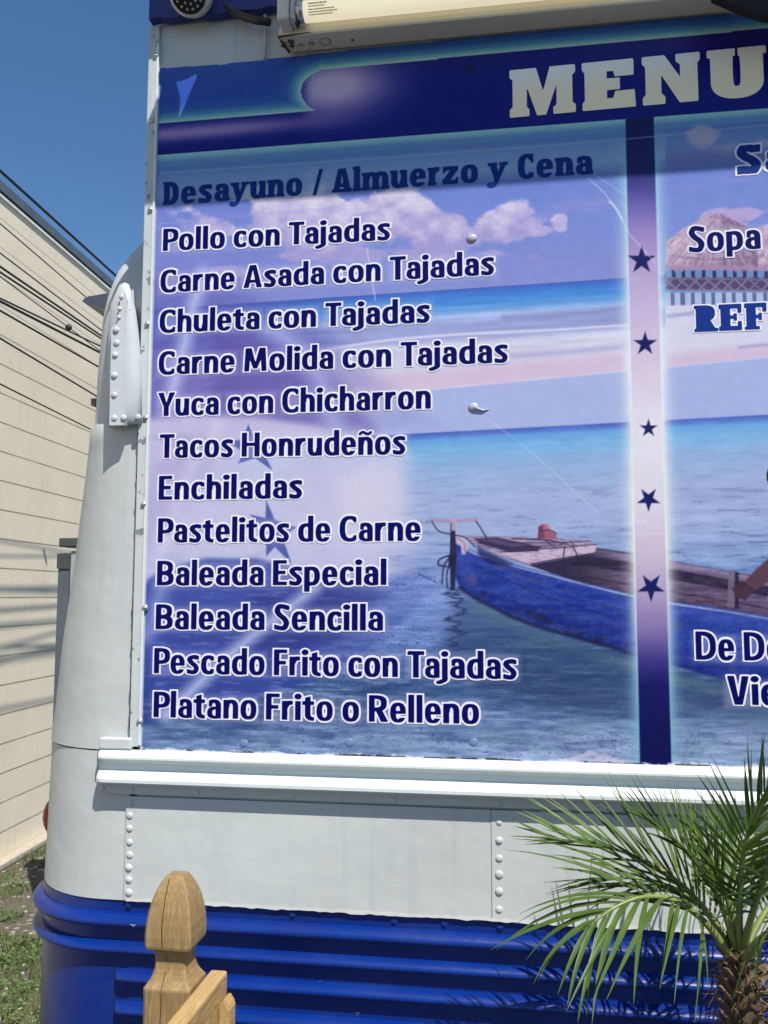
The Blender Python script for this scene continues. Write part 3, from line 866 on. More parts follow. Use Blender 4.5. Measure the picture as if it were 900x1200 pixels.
    ncol = ncol*(1-hl[..., None]) + np.array([212,192,228.])*hl[..., None]
    hl2 = np.exp(-((py-(158-(px-187)*.085))/9.5)**2)*(1-sstep(250,470,px))*.95
    ncol = ncol*(1-hl2[..., None]) + np.array([178,150,206.])*hl2[..., None]
    hl3 = gauss(850,45,170,14,-6)*.35
    ncol = ncol*(1-hl3[..., None]) + np.array([110,80,150.])*hl3[..., None]
    tcol = np.where(up[..., None], uc, ncol)
    col[:] = np.where(nav[..., None], tcol, col)
    tcol = None
    cl2 = sstep(.36, .60, np.maximum(gauss(824,160,24,20), gauss(858,172,46,14)*.75) + (n1-.5)*.9)*rt*(hd > 2)
    blend(cl2*(.55+.6*n2), (206,190,206), .72)
    blend(rt*np.exp(-((py-(186-(px-780)*.03))/9)**2)*(hd > 8)*(.4+n1), (120,112,170), .5)
    blend(gauss(551,80,7,8)*(fbm(lx/4,lz/4) > .5), (4,6,40), .9)
    # --- wear of the vinyl: scratches, creases and the torn lower edge
    for pts, wdt, a in (([(688,208),(704,222),(716,236),(728,256),(736,272),(750,288),(768,308)], .35, .75), ([(714,236),(722,244),(729,257)], 1.3, .6), ([(545,470),(556,480),(600,512),(640,545),(700,600)], .4, .45), ([(430,292),(436,330),(440,352)], .8, .5),
                        ([(745,610),(752,612),(757,609)], .8, .7), ([(560,262),(572,258)], .6, .5), ([(742,627),(778,625)], .5, .5), ([(690,200),(735,230)], .5, .4)):
        blend(line(pts, wdt, .8), (232,234,244), a)
    eb = (Z - Z0)/.0016
    torn = eb + (fbm(lx/18+2, lz/40, 5, .7)-.45)*12
    blend(1-sstep(4.2, 6, torn), (206,210,218), .92)
    blend((1-sstep(.9,1.8,np.abs(eb-3.6-(n2-.5)*4)))*sstep(.46,.52,fbm(lx/30+8, lz/60, 3)), (42,33,28), .95)
    blend(poly([(662,893),(672,885),(690,879),(715,886),(742,893),(742,896),(690,896)], 2.5)*sstep(.35,.6,fbm(lx/9, lz/5, 4)), (206,196,220), .7)
    lb = (X - X0)/.0016
    blend(1-sstep(1, 2.6, lb), (206,212,226), .9)
    grain = (fbm(lx/1.3, lz/1.3, 2)-.5)*7 + (fbm(lx/9, lz/9, 3)-.5)*6
    col += grain[..., None]
    col[:] = np.clip(col, 3, 244)

    alb = lin(col) * 0.80
    ny, nx = X.shape
    # the upper edge of the vinyl follows the photograph: it is cut a little unevenly below the lamp
    edge = np.interp(px, [180,260,340,420,520,600,760,900,1200], [80,75,66,57,47,39,24,11,-16])
    keep = py >= edge
    me = bpy.data.meshes.new('printed_panel')
    idx = np.arange(nx*ny).reshape(ny, nx)
    fk = keep[:-1, :-1] & keep[1:, :-1] & keep[1:, 1:] & keep[:-1, 1:]
    F = np.stack([idx[:-1, :-1], idx[:-1, 1:], idx[1:, 1:], idx[1:, :-1]], -1)[fk]
    used = np.zeros(nx*ny, bool); used[F.ravel()] = True
    remap = np.cumsum(used) - 1
    Fr = remap[F].astype(np.int32)
    nv = int(used.sum())
    buck = (fbm(X*3+5, Z*3, 3)-.5)*.0
    co = np.stack([X, np.zeros(X.shape) + buck, Z], -1).reshape(-1, 3)[used]
    me.vertices.add(nv); me.vertices.foreach_set('co', co.astype(np.float32).ravel())
    me.loops.add(Fr.size); me.loops.foreach_set('vertex_index', Fr.ravel())
    me.polygons.add(len(Fr)); me.polygons.foreach_set('loop_start', np.arange(0, Fr.size, 4, dtype=np.int32))
    me.polygons.foreach_set('loop_total', np.full(len(Fr), 4, np.int32))
    me.update(calc_edges=True)
    at = me.color_attributes.new('ink', 'FLOAT_COLOR', 'POINT')
    c4 = np.concatenate([alb.reshape(-1, 3)[used], np.ones((nv, 1))], 1)
    at.data.foreach_set('color', c4.astype(np.float32).ravel())
    m = NT('printed_vinyl')
    a = m.n('VertexColor'); a.layer_name = 'ink'
    v = m.coords()
    fine = m.noise(v, 420, 3)
    spk = m.ramp(fine, [(0.3, (0.93, 0.93, 0.93)), (0.7, (1.05, 1.05, 1.05))])
    m.base(m.mix(1.0, a.outputs['Color'], spk, 'MULTIPLY'))
    m.set(0.36, 0, 0.25)
    n1 = m.bump(m.noise(v, 5, 4), 0.12, 0.02)
    m.bump(m.noise(v, 90, 4), 0.06, 0.002, n1)
    me.materials.append(m.m)
    o = bpy.data.objects.new('printed_panel', me); COL.objects.link(o)
    parent(o, par)
    return o

def ink(name, c, rough=0.34):
    m = NT(name); v = m.coords()
    n = m.noise(v, 180, 4)
    c = np.array(c)
    m.base(m.ramp(n, [(0.3, tuple(c*.9)), (0.7, tuple(np.minimum(c*1.12, .9)))])); m.set(rough + .06, 0, 0.1)
    m.bump(m.noise(v, 5, 4), 0.12, 0.02)
    return m.m
M['ink_navy'] = ink('navy_ink', (0.0010, 0.0018, 0.088))
M['ink_white'] = ink('white_ink', (0.70, 0.68, 0.77))
M['ink_head'] = ink('heading_ink', (0.006, 0.028, 0.20))
mm = NT('title_ink'); tc = mm.n('TexCoord'); sp = mm.n('SeparateXYZ'); mm.l(tc.outputs['Object'], sp.inputs[0])
mr = mm.n('MapRange'); mr.inputs[1].default_value = 2.752; mr.inputs[2].default_value = 2.856; mm.l(sp.outputs['Z'], mr.inputs[0])
mm.base(mm.ramp(mr.outputs[0], [(0.05, (0.92, 0.81, 0.56)), (0.5, (0.88, 0.87, 0.80)), (0.95, (0.78, 0.83, 0.87))])); mm.set(0.34, 0, 0.4)
M['ink_title'] = mm.m

board = empty('menu_board', (-0.1, 0, 1.58), 'large printed menu board with a beach and blue rowing boat picture', 'menu board')
NW = [M['ink_navy'], M['ink_white']]
LINES = [("Pollo con Tajadas",(191,294),(457,281)),("Carne Asada con Tajadas",(188,343),(579,321.5)),("Chuleta con Tajadas",(187,390),(503.5,377.5)),("Carne Molida con Tajadas",(186,439),(595,424.5)),
         ("Yuca con Chicharron",(185,487.5),(505,478.5)),("Tacos Honrudeños",(187,536.5),(475,532)),("Enchiladas",(186,585.5),(354,583.5)),("Pastelitos de Carne",(185,635.5),(493,633.5)),
         ("Baleada Especial",(184,685.7),(453,685.3)),("Baleada Sencilla",(182.5,737),(449,738.7)),("Pescado Frito con Tajadas",(180.5,788.5),(605.5,795.5)),("Platano Frito o Relleno",(180,840),(561.5,848))]
for i, (tx, a, b) in enumerate(LINES):
    text_line(tx, 'sans', a, b, 0.0430 + 0.0002*i, NW, board, 0.058)
text_line("Sopa", 'sans', (807.5,295.5), (891.5,291), 0.045, NW, board, 0.058)
text_line("De Do", 'sans', (815.8,772.5), (919,774.5), 0.046, NW, board, 0.058)
text_line("Vie", 'sans', (853,825), (913,826.5), 0.046, NW, board, 0.058)
text_line("Desayuno / Almuerzo y Cena", 'slab', (192,240.5), (694,203.5), 0.0452, [M['ink_head']], board)
text_line("Sa", 'slab', (864,204), (925,199), 0.0500, [M['ink_head'], M['ink_white']], board, 0.06)
text_line("REF", 'slab', (816,389), (899,385.5), 0.0460, [M['ink_head'], M['ink_white']], board, 0.05)
text_line("MENU", 'menu', (597.5,138.5), (899.5,111), 0.0905, [M['ink_title']], board)
make_print(board)
# ------------------------------------------------------------------ ground, building behind
damper = NT('bounce_damper_dark'); v = damper.coords(); an = damper.noise(v, 60, 8, 0.7)
damper.base(damper.ramp(an, [(0.3, (0.032, 0.032, 0.034)), (0.7, (0.075, 0.074, 0.072))])); damper.set(0.9, 0, 0.2); damper.bump(an, 0.4, 0.01)
gm = NT('gravel_soil'); v = gm.coords()
gn = gm.noise(v, 26, 8, 0.7); gv = gm.n('TexVoronoi'); gm.l(v, gv.inputs['Vector']); gv.inputs['Scale'].default_value = 38
gb = gm.ramp(gn, [(0.3, (0.07, 0.058, 0.042)), (0.6, (0.15, 0.13, 0.10)), (0.75, (0.23, 0.21, 0.175))])
peb = gm.ramp(gv.outputs['Color'], [(0.80, (0, 0, 0)), (0.86, (1, 1, 1))])
gb = gm.mix(peb, gb, (0.34, 0.325, 0.30))
gm.base(gb); gm.set(0.95, 0, 0.2); gm.bump(gn, 0.8, 0.03)
bm = bmesh.new()
vs = [bm.verts.new(p) for p in ((-400, -400, 0), (400, -400, 0), (400, 400, 0), (-400, 400, 0))]; bm.faces.new(vs)
tag(obj('ground', bm, gm.m), kind='structure')
bm = bmesh.new()
vs = [bm.verts.new(p) for p in ((-80, -80, .006), (80, -80, .006), (80, 2.5, .006), (-.93, 2.5, .006), (-.93, -.2, .006), (-80, -.2, .006))]; bm.faces.new(vs)
tag(obj('bounce_damper', bm, damper.m), kind='structure')  # unseen dark sheet added to weaken light bouncing up from the ground

# neighbouring building: local x = along the wall, local y = away from the truck, z up
WB = Vector((-3.606, 4.365, 0.0)); WD = Vector((-0.0595, 0.9982, 0)).normalized(); WN = Vector((WD.y, -WD.x, 0))
WROT = math.atan2(WD.y, WD.x)
bld = empty('block_building', WB, 'beige painted concrete block building with a dark grey roof edge, left of the truck', 'building')
bld.rotation_euler = (0, 0, WROT)
def bld_part(name, bm, mat, smooth=False):
    o = obj(name, bm, mat, None, smooth); o.parent = bld; return o
wm = NT('painted_block'); tc = wm.n('TexCoord'); sx = wm.n('SeparateXYZ'); wm.l(tc.outputs['Object'], sx.inputs[0])
cb = wm.n('CombineXYZ'); wm.l(sx.outputs['X'], cb.inputs['X']); wm.l(sx.outputs['Z'], cb.inputs['Y'])
wn = wm.n('TexNoise'); wm.l(tc.outputs['Object'], wn.inputs['Vector']); wn.inputs['Scale'].default_value = 2.2; wn.inputs['Detail'].default_value = 3
bk = wm.n('TexBrick'); wm.l(cb.outputs[0], bk.inputs['Vector'])
bk.inputs['Scale'].default_value = 1.0; bk.inputs['Brick Width'].default_value = 0.406; bk.inputs['Row Height'].default_value = 0.2045
bk.inputs['Mortar Size'].default_value = 0.006; bk.inputs['Mortar Smooth'].default_value = 0.3
bk.inputs['Color1'].default_value = (1, 1, 1, 1); bk.inputs['Color2'].default_value = (0.96, 0.95, 0.94, 1); bk.inputs['Mortar'].default_value = (0.58, 0.50, 0.42, 1)
# the upper courses were plastered over
up = wm.n('MapRange'); up.inputs[1].default_value = 3.55; up.inputs[2].default_value = 3.9; wm.l(sx.outputs['Z'], up.inputs[0])
# vertical joints are mostly filled with paint: keep only the course lines strong
rowm = wm.n('Math', operation='MODULO'); wm.l(sx.outputs['Z'], rowm.inputs[0]); rowm.inputs[1].default_value = 0.2045
rl = wm.ramp(rowm.outputs[0], [(0.0, (1, 1, 1)), (0.0045, (1, 1, 1)), (0.009, (0, 0, 0))])
wv = wm.coords()
pb = wm.ramp(wm.noise(wv, 1.7, 5), [(0.3, (0.75, 0.655, 0.50)), (0.7, (0.82, 0.73, 0.57))])
pb = wm.mix(0.16, pb, bk.outputs['Color'], 'MULTIPLY')
brk = wm.ramp(wm.noise(wm.coords((1.2, 1.2, 6)), 3.0, 5, 0.7), [(0.36, (0.15, 0.15, 0.15)), (0.52, (0.9, 0.9, 0.9))])
rlm = wm.mix(1.0, rl, brk, 'MULTIPLY')
lo = wm.mix(rlm, pb, (0.36, 0.305, 0.235))
smooth_ = wm.ramp(wm.noise(wv, 1.2, 5), [(0.3, (0.76, 0.665, 0.51)), (0.7, (0.83, 0.74, 0.58))])
wc = wm.mix(up.outputs[0], lo, smooth_)
stain = wm.ramp(wm.noise(wm.coords((5, 5, 0.8)), 3.4, 6, 0.66), [(0.60, (0, 0, 0)), (0.80, (0.45,) * 3)])
wc = wm.mix(stain, wc, (0.25, 0.19, 0.14))
pit = wm.ramp(wm.noise(wv, 30, 5, 0.7), [(0.70, (0, 0, 0)), (0.76, (0.6,) * 3)])
wc = wm.mix(pit, wc, (0.38, 0.31, 0.23))
wm.base(wc); wm.set(0.85, 0, 0.25)
h0 = wm.ramp(rowm.outputs[0], [(0.0, (0, 0, 0)), (0.005, (0, 0, 0)), (0.010, (1, 1, 1))])
n1 = wm.bump(h0, 0.35, 0.006); wm.bump(wm.noise(wv, 45, 6, 0.65), 0.25, 0.006, n1)
bm = bmesh.new(); add_box(bm, (-9, 0, 0), (26, 7, 4.655)); bld_part('wall', bm, wm.m)
bm = bmesh.new(); add_box(bm, (-9.05, -0.020, 4.690), (26.05, 7.05, 4.760)); bld_part('coping', bm, M['grey_metal'])
bm = bmesh.new(); add_box(bm, (-9.04, -0.010, 4.672), (26.04, 7.04, 4.690)); bld_part('soffit_strip', bm, M['dark_trim'])
bm = bmesh.new(); add_box(bm, (-9.02, -0.014, 4.652), (26.02, 6.9, 4.671)); bld_part('drip_edge', bm, M['white_edge'])
bm = bmesh.new(); add_box(bm, (-9.02, -0.10, 0.0), (26.02, -0.002, 0.045), 0.01)
bld_part('footing', bm, simple('footing_concrete', (0.42, 0.36, 0.28), 0.9, bump=0.4))

# ------------------------------------------------------------------ the food truck (an old bus)
truck = empty('food_truck', (0.2, 0.9, 0), 'white and blue painted old bus turned into a food truck, riveted corner panels', 'food truck')
def r0z(z): return float(np.interp(z, [1.6, 2.19], [0.19, 0.14]))
ZC = [(0.45,-0.748),(1.046,-0.748),(1.171,-0.749),(1.291,-0.752),(1.362,-0.750),(1.442,-0.748),(1.524,-0.746),(1.576,-0.744),(1.623,-0.740),(1.756,-0.736),(1.907,-0.725),(2.059,-0.717),(2.184,-0.712),(2.203,-0.728),(2.257,-0.727),(2.328,-0.726),(2.410,-0.721),(2.490,-0.719),(2.548,-0.721),(2.601,-0.723),(2.662,-0.729)]
ZY = [(0, .012), (2.19, .012), (2.20, .050), (2.43, .055), (2.48, .07), (2.541, .11), (2.601, .17), (2.664, .25), (2.70, .33)]
def cxz(z): return float(np.interp(z, [a for a, _ in ZC], [b for _, b in ZC]))
def y0z(z): return float(np.interp(z, [a for a, _ in ZY], [b for _, b in ZY]))
BACK = 2.45
def shell_ring(z, off=0.0, xr=-0.692, n=18, back=BACK, cxs=0.0):
    """side -> rounded corner -> rear, at height z; off pushes it outwards"""
    cx, y0, R0 = cxz(z) + cxs, y0z(z), r0z(z)
    pts = [(xr, y0 - off), (min(cx, xr) - .0005 if cx + .012 > xr else cx + .012, y0 - off)]
    for k in range(n + 1):
        a = k / n * math.pi / 2
        if cx - (R0 + off) * math.sin(a) > pts[1][0] - .0005: pts.append((pts[1][0] - .0001*(k+1), y0 - off)); continue
        pts.append((cx - (R0 + off) * math.sin(a), y0 + R0 - (R0 + off) * math.cos(a)))
    pts.append((cx - R0 - off, back))
    return [Vector((x, y, z)) for x, y in pts]
def shell(name, z0, z1, mat, off=0.0, xr=-0.692, rim=0.0, back=BACK, step=0.03, cxs=0.0):
    bm = bmesh.new()
    n = max(2, int((z1 - z0) / step))
    zs = [z0 + (z1 - z0) * k / n for k in range(n + 1)]
    rings = [[bm.verts.new(p) for p in shell_ring(z, off, xr, back=back, cxs=cxs)] for z in zs]
    if rim > 0:   # turn the sheet's top edge inwards
        rings.append([bm.verts.new(p) for p in shell_ring(z1 + 0.003, off - rim, xr, back=back)])
    for a, b in zip(rings, rings[1:]):
        for k in range(len(a) - 1): bm.faces.new((a[k], b[k], b[k+1], a[k+1]))
    bmesh.ops.recalc_face_normals(bm, faces=bm.faces)
    return obj(name, bm, mat, truck, True)

box('shadow_block', (-0.72, 0.55, 2.72), (0.2, 1.9, 3.95), M['grey_metal'], truck, 0.02)  # unseen block added above the roof to throw a shadow on the ground
# main box of the body, kept behind the skins
side = box('side_panel', (-0.690, 0.010, 1.318), (4.6, 0.05, 2.99), M['white'], truck)
box('inner_body', (-0.70, 0.055, 0.40), (4.6, BACK, 2.62), M['dark_trim'], truck)
shell('rear_corner_lower', 1.318, 1.578, M['white'], 0.005, -0.700, cxs=0.005)
shell('rear_corner_middle', 1.5805, 2.186, M['white'], 0.004, -0.700, 0.004)
shell('rear_corner_upper', 2.18, 2.70, M['white_peel'], 0.0, -0.692)
bm = bmesh.new()   # roof, curving in from the eaves
prof = [(0.335, 2.70), (0.50, 2.745), (0.8, 2.78), (1.25, 2.79), (1.7, 2.78), (2.1, 2.74), (BACK, 2.62)]
a = [bm.verts.new((-0.80, y, z)) for y, z in prof]; b = [bm.verts.new((4.6, y, z)) for y, z in prof]
for k in range(len(prof)-1): bm.faces.new((a[k], b[k], b[k+1], a[k+1]))
obj('roof', bm, M['white_peel'], truck, True)
# lap seams of the lower side: overlapping sheet to the right of each rivet row
box('side_sheet', (-0.7060, 0.0035, 1.319), (-0.0535, 0.0098, 1.500), M['white'], truck)
box('side_sheet', (-0.0525, 0.0025, 1.319), (4.6, 0.0098, 1.500), M['white'], truck)
# long drip rail below the board
box('rail_flange', (-0.757, -0.001, 1.5045), (4.6, 0.003, 1.530), M['white'], truck, 0.0015)
prof = [(-0.004, 1.5835), (0.006, 1.5830), (0.0155, 1.5765), (0.0185, 1.5725), (0.0185, 1.5690), (0.0165, 1.5672), (0.006, 1.5640), (0.0035, 1.5600), (0.0035, 1.5490), (0.006, 1.5465), (0.0150, 1.5420), (0.0222, 1.5375), (0.0238, 1.5345), (0.0236, 1.5290), (0.0212, 1.5272), (0.006, 1.5240), (0.004, 1.5215), (-0.006, 1.5215)]
bm = bmesh.new()
fr = [((-0.757, 0, 0), (0, -0.55, 0)), ((-0.753, 0, 0), (0, -0.85, 0)), ((-0.745, 0, 0), (0, -1, 0)), ((-0.3, 0, 0), (0, -1, 0)), ((0.3, 0, 0), (0, -1, 0)), ((4.6, 0, 0), (0, -1, 0))]
add_sweep(bm, prof, fr)
bmesh.ops.recalc_face_normals(bm, faces=bm.faces)
sill = obj('drip_rail', bm, M['white_clean'], truck, False)
bm = bmesh.new(); add_box(bm, (-0.7565, -0.009, 1.5838), (-0.695, 0.006, 1.6045), 0.003)
obj('rail_bracket', bm, M['white_peel'], truck)

# rivets: one, then copies
bm = bmesh.new(); add_dome(bm, (0, 0, 0), 0.0070, 0.0036, 16, 4)
rivet0 = obj('rivet', bm, M['white'], None, True)
bm = bmesh.new(); add_dome(bm, (0, 0, 0), 0.0078, 0.0042, 14, 4)
rivetb = obj('rivet', bm, M['blue'], None, True)
_first = {}
def rivet(px, py, y, src, par, s=1.0):
    p = W(px, py, y)
    if src.name not in _first: _first[src.name] = 1; o = src
    else: o = src.copy(); COL.objects.link(o)
    o.parent = par; o.matrix_parent_inverse = Matrix.Translation(-Vector(par.location)) if par.type == 'EMPTY' else Matrix.Identity(4)
    if par.type != 'EMPTY': o.matrix_parent_inverse = par.matrix_parent_inverse.inverted() if False else Matrix.Identity(4)
    s *= random.uniform(.88, 1.06)
    o.location = p; o.scale = (s, s * random.uniform(.7, 1.1), s); o.rotation_euler = (0, random.uniform(0, 6), 0)
    return o
for q in ((152,956),(152,971),(152,987),(152,1002),(151,1017),(151,1031),(151,1046)): rivet(*q, 0.0035, rivet0, side, 1.0)
for q in ((585,985),(585,1006),(585,1025),(585,1045),(585,1066)): rivet(*q, 0.0025, rivet0, side, 1.0)
for q in ((153,941),(585,964)): rivet(*q, 0.003, rivet0, side, .8)
for q in ((120,926),(154,929),(231,931),(343,935),(462,940),(585,944),(712,950),(845,957)): rivet(q[0], q[1]-2, -0.001, rivet0, side, .82)

# ---- blue skirt
shell('blue_corner', 0.45, 1.317, M['blue'], 0.002, -0.695)
skirt = box('blue_skirt', (-0.6945, 0.008, 0.45), (4.6, 0.05, 1.3165), M['blue'], truck)
bm = bmesh.new()       # thin white overlap with a ragged lower edge on the paint line
random.seed(3)
xs_ = [-0.70 + .011*k for k in range(150)]
lo_ = [bm.verts.new((x, 0.0012, 1.3195 + random.uniform(-.0022, .0006))) for x in xs_]
hi_ = [bm.verts.new((x, 0.0012, 1.324 + random.uniform(-.0012, .0018))) for x in xs_]
for k in range(len(xs_)-1): bm.faces.new((lo_[k], lo_[k+1], hi_[k+1], hi_[k]))
obj('paint_edge', bm, paint_white('ragged_paint', (0.60, 0.60, 0.58), 1.0, 0.5, 0.3), truck)

def bead(z, p, hh):    # half-round pressed bead: lit upper slope, steep underside
    return [(-0.001, z), (p*.18, z - hh*.06), (p*.50, z - hh*.26), (p*.82, z - hh*.58), (p*.96, z - hh*.82), (p, z - hh*1.05), (p*.98, z - hh*1.25), (p*.86, z - hh*1.45), (p*.55, z - hh*1.55), (-0.001, z - hh*1.62)]
def corner_frames(z, off=0.0):
    cx, y0, R0 = cxz(z), 0.010, r0z(z)
    fr = [((4.6, y0, 0), (0, -1, 0)), ((1.2, y0, 0), (0, -1, 0)), ((0.0, y0, 0), (0, -1, 0)), ((cx + .012, y0, 0), (0, -1, 0))]
    for k in range(15):
        a = k / 14 * math.pi / 2
        n = Vector((-math.sin(a), -math.cos(a), 0))
        fr.append((Vector((cx, y0 + R0, 0)) + n * (R0 + off), n))
    fr.append(((cx - R0 - off, 1.2, 0), (-1, 0, 0))); fr.append(((cx - R0 - off, BACK, 0), (-1, 0, 0)))
    return fr
for z, p, hh in ((1.2975, 0.0195, 0.0145), (1.2490, 0.0180, 0.0125)):
    bm = bmesh.new(); add_sweep(bm, bead(z, p, hh), corner_frames(z))
    bmesh.ops.recalc_face_normals(bm, faces=bm.faces)
    obj('rub_rail', bm, M['blue'], truck, True)
for z in (1.2015, 1.1465, 1.0915, 1.0365, 0.9815, 0.9265):
    bm = bmesh.new(); fr = []
    for k in range(7):
        t = k / 6; s_ = math.sin(t * math.pi / 2)
        fr.append(((-0.718 + 0.020 * (1 - math.cos(t * math.pi / 2)), 0.008, 0), (0, -max(s_, .05), 0)))
    fr += [((0.3, 0.008, 0), (0, -1, 0)), ((4.6, 0.008, 0), (0, -1, 0))]
    add_sweep(bm, bead(z, 0.0180, 0.0125), fr)
    bmesh.ops.recalc_face_normals(bm, faces=bm.faces)
    obj('rub_rail', bm, M['blue'], truck, True)
for q in ((151,1061),(343,1072),(462,1080),(521,1083),(586,1087)): rivet(*q, 0.008, rivetb, side, .95)

# ---- riveted cap plate on the rear corner post, drip pipe beside it
pts = [(140,334),(146,331),(151,333),(155,345),(159,362),(162,384),(164.5,410),(166,440),(166.5,497),(126.5,499.5),(126.8,440),(127.2,380),(130,356)]
bm = bmesh.new(); rings = []
for sc_, dp in ((1.0, .056), (1.0, -.004), (.97, -.0075), (.86, -.0125), (.66, -.0175), (.42, -.0205), (.18, -.022)):
    rg = []
    for px_, py_ in pts:
        mx_ = 145.5 if py_ > 380 else 145.5 + (380-py_)*.03
        rg.append(bm.verts.new(W(mx_ + (px_-mx_)*sc_, 420 + (py_-420)*(1-(1-sc_)*.35), dp if sc_ < 1 or dp > 0 else dp)))
    rings.append(rg)
n_ = len(pts)
for ra, rb in zip(rings, rings[1:]):
    for k in range(n_): bm.faces.new((ra[k], ra[(k+1) % n_], rb[(k+1) % n_], rb[k]))
bm.faces.new(rings[-1])
bmesh.ops.recalc_face_normals(bm, faces=bm.faces)
cap = obj('corner_cap', bm, M['white_peel'], truck, True)
pts = [(130.5,384),(138,378),(141,352),(146,342),(149,352),(146.5,400),(145.5,498),(128,498.5)]
bm = bmesh.new(); extrude_poly(bm, [W(a, b, -0.0235) for a, b in pts], (0, 0.012, 0)); obj('lap_strip', bm, M['white_peel'], cap)
for q in ((136,387),(136.5,402),(135,416),(134,440),(134,463),(134,490),(145,490),(162,489),(150,363),(142,348),(140,362),(139,372)):
    rivet(*q, -0.0237 if q[0] < 146 else -0.0185, rivet0, side, .92 if q[1] > 375 else .7)
box('hinge', tuple(W(106.5,475,.14)), tuple(W(122,469,.16)), M['dark_trim'], truck)
# grey visor over the rear door: a curved, drooping sheet with thickness
bm = bmesh.new()
vp = [(96,353),(99,349.5),(104,347),(112,346),(122,344),(132,343),(132,368),(124,363),(116,359.5),(108,357),(100,355.5)]
extrude_poly(bm, [W(a, b, 0.30) for a, b in vp], (0, 0.9, -0.02))
obj('rear_visor', bm, simple('visor_grey', (0.26, 0.29, 0.32), 0.5), truck)
# tail lamp on the rear wall: only its bulging edge shows
bm = bmesh.new()
c = W(57, 960, 0.20)
bmesh.ops.create_uvsphere(bm, u_segments=16, v_segments=10, radius=1)
for v_ in bm.verts: v_.co = Vector((v_.co.x*.030, v_.co.y*.055, v_.co.z*.046)) + Vector((-0.962, 0.25, c.z))
obj('tail_light', bm, M['red_lens'], truck, True)

# ---- top of the board: shaded fascia behind the vinyl and the chipped navy cap
box('fascia', (-0.683, 0.0035, 2.80), (4.6, 0.0095, 2.968), M['white_peel'], truck)
bm = bmesh.new()
random.seed(9)
xs_ = [-0.693 + .02*k for k in range(110)]
for k in range(len(xs_)-1):
    z0a, z0b = 2.966 + .004*math.sin(k*1.7) + (0.004 if k % 7 == 3 else 0), 2.966 + .004*math.sin((k+1)*1.7) + (0.004 if (k+1) % 7 == 3 else 0)
    vs = [bm.verts.new(q) for q in ((xs_[k], -.003, z0a), (xs_[k+1], -.003, z0b), (xs_[k+1], -.003, 3.16), (xs_[k], -.003, 3.16))]; bm.faces.new(vs)
bmesh.ops.remove_doubles(bm, verts=bm.verts, dist=1e-5)
bmesh.ops.solidify(bm, geom=bm.faces[:], thickness=-0.02)
obj('navy_fascia', bm, M['navy'], truck)
bm = bmesh.new(); add_tube(bm, [W(310,4,-.004), W(311,30,-.003), W(310,68,-.003)], .003, 8); obj('weld_seam', bm, M['white_peel'], truck, True)

# ------------------------------------------------------------------ menu board's edge angle, screws
bm = bmesh.new()
L = [(165,70),(165,120),(164,200),(162,320),(160,430),(157.5,560),(155.5,700),(153.5,800),(152,868)]
zz = [W(a, b).z for a, b in L]
bm2 = bmesh.new(); add_box(bm2, (-0.7005, -0.0035, 1.589), (-0.6795, 0.003, 2.966), 0.0012)
trim = obj('edge_trim', bm2, paint_white('flaking_trim', (0.50, 0.53, 0.53), 1.0, 0.5, 1.0, 0.585, (0.20, 0.205, 0.21)), board); bm.free()
bm = bmesh.new(); add_box(bm, (-0.6835, -0.0055, 1.592), (-0.6785, -0.0036, 2.93), 0.0006); obj('trim_lip', bm, M['white_clean'], trim)
bm = bmesh.new()
random.seed(5)
lf = []; rg = []          # dark uneven caulk between the angle and the truck: one ragged strip
for i in range(93):
    z = 1.592 + i*.00875; wd = random.uniform(.0006, .0030) * (1 if random.random() < .75 else .3)
    lf.append(bm.verts.new((-0.7008 - wd, -0.0008, z))); rg.append(bm.verts.new((-0.7003, -0.0008, z)))
for i in range(92): bm.faces.new((lf[i], rg[i], rg[i+1], lf[i+1]))
obj('caulk_line', bm, M['caulk'], trim)
bm = bmesh.new(); add_dome(bm, (0, 0, 0), .0062, .004, 12, 4); add_box(bm, (-.0042, -.0046, -.0006), (.0042, -.0036, .0006))
screw0 = obj('screw', bm, M['screw'], None, True)
for i, (x, y) in enumerate(((183,51),(183,66),(178,141),(176.5,246),(173,380),(171,490),(168.5,591),(170,712),(164,845))):
    o = screw0 if i == 0 else screw0.copy()
    if i: COL.objects.link(o)
    o.parent = trim; o.location = W(x, y, -0.0036)
# screw heads bulging through the vinyl
bm = bmesh.new(); add_dome(bm, (0, 0, 0), .0095, .006, 14, 5); bulge0 = obj('screw_bulge', bm, simple('vinyl_bulge', (0.36, 0.38, 0.46), 0.35, scale=60), None, True)
bm = bmesh.new(); add_dome(bm, (0, 0, 0), .0095, .006, 14, 5); bulge1 = obj('screw_bulge', bm, simple('vinyl_bulge_sea', (0.13, 0.19, 0.33), 0.35, scale=60), None, True)
for i, (x, y) in enumerate(((553,279),(555,477),(555,870),(409,870),(286,871))):
    src = bulge0 if i < 2 else bulge1
    o = src if i in (0, 2) else src.copy()
    if i not in (0, 2): COL.objects.link(o)
    o.parent = board; o.matrix_parent_inverse = Matrix.Translation(-Vector(board.location)); o.location = W(x, y, -0.0002); o.scale = ((1.0, .7, .85) if y < 500 else (.85, .28, .7))
bm = bmesh.new(); add_tube(bm, [W(555,477,-.003), W(566,481,-.002), W(573,479.5,-.0006)], [.003, .002, .0006], 8); obj('vinyl_crease', bm, bpy.data.materials['vinyl_bulge'], board, True)
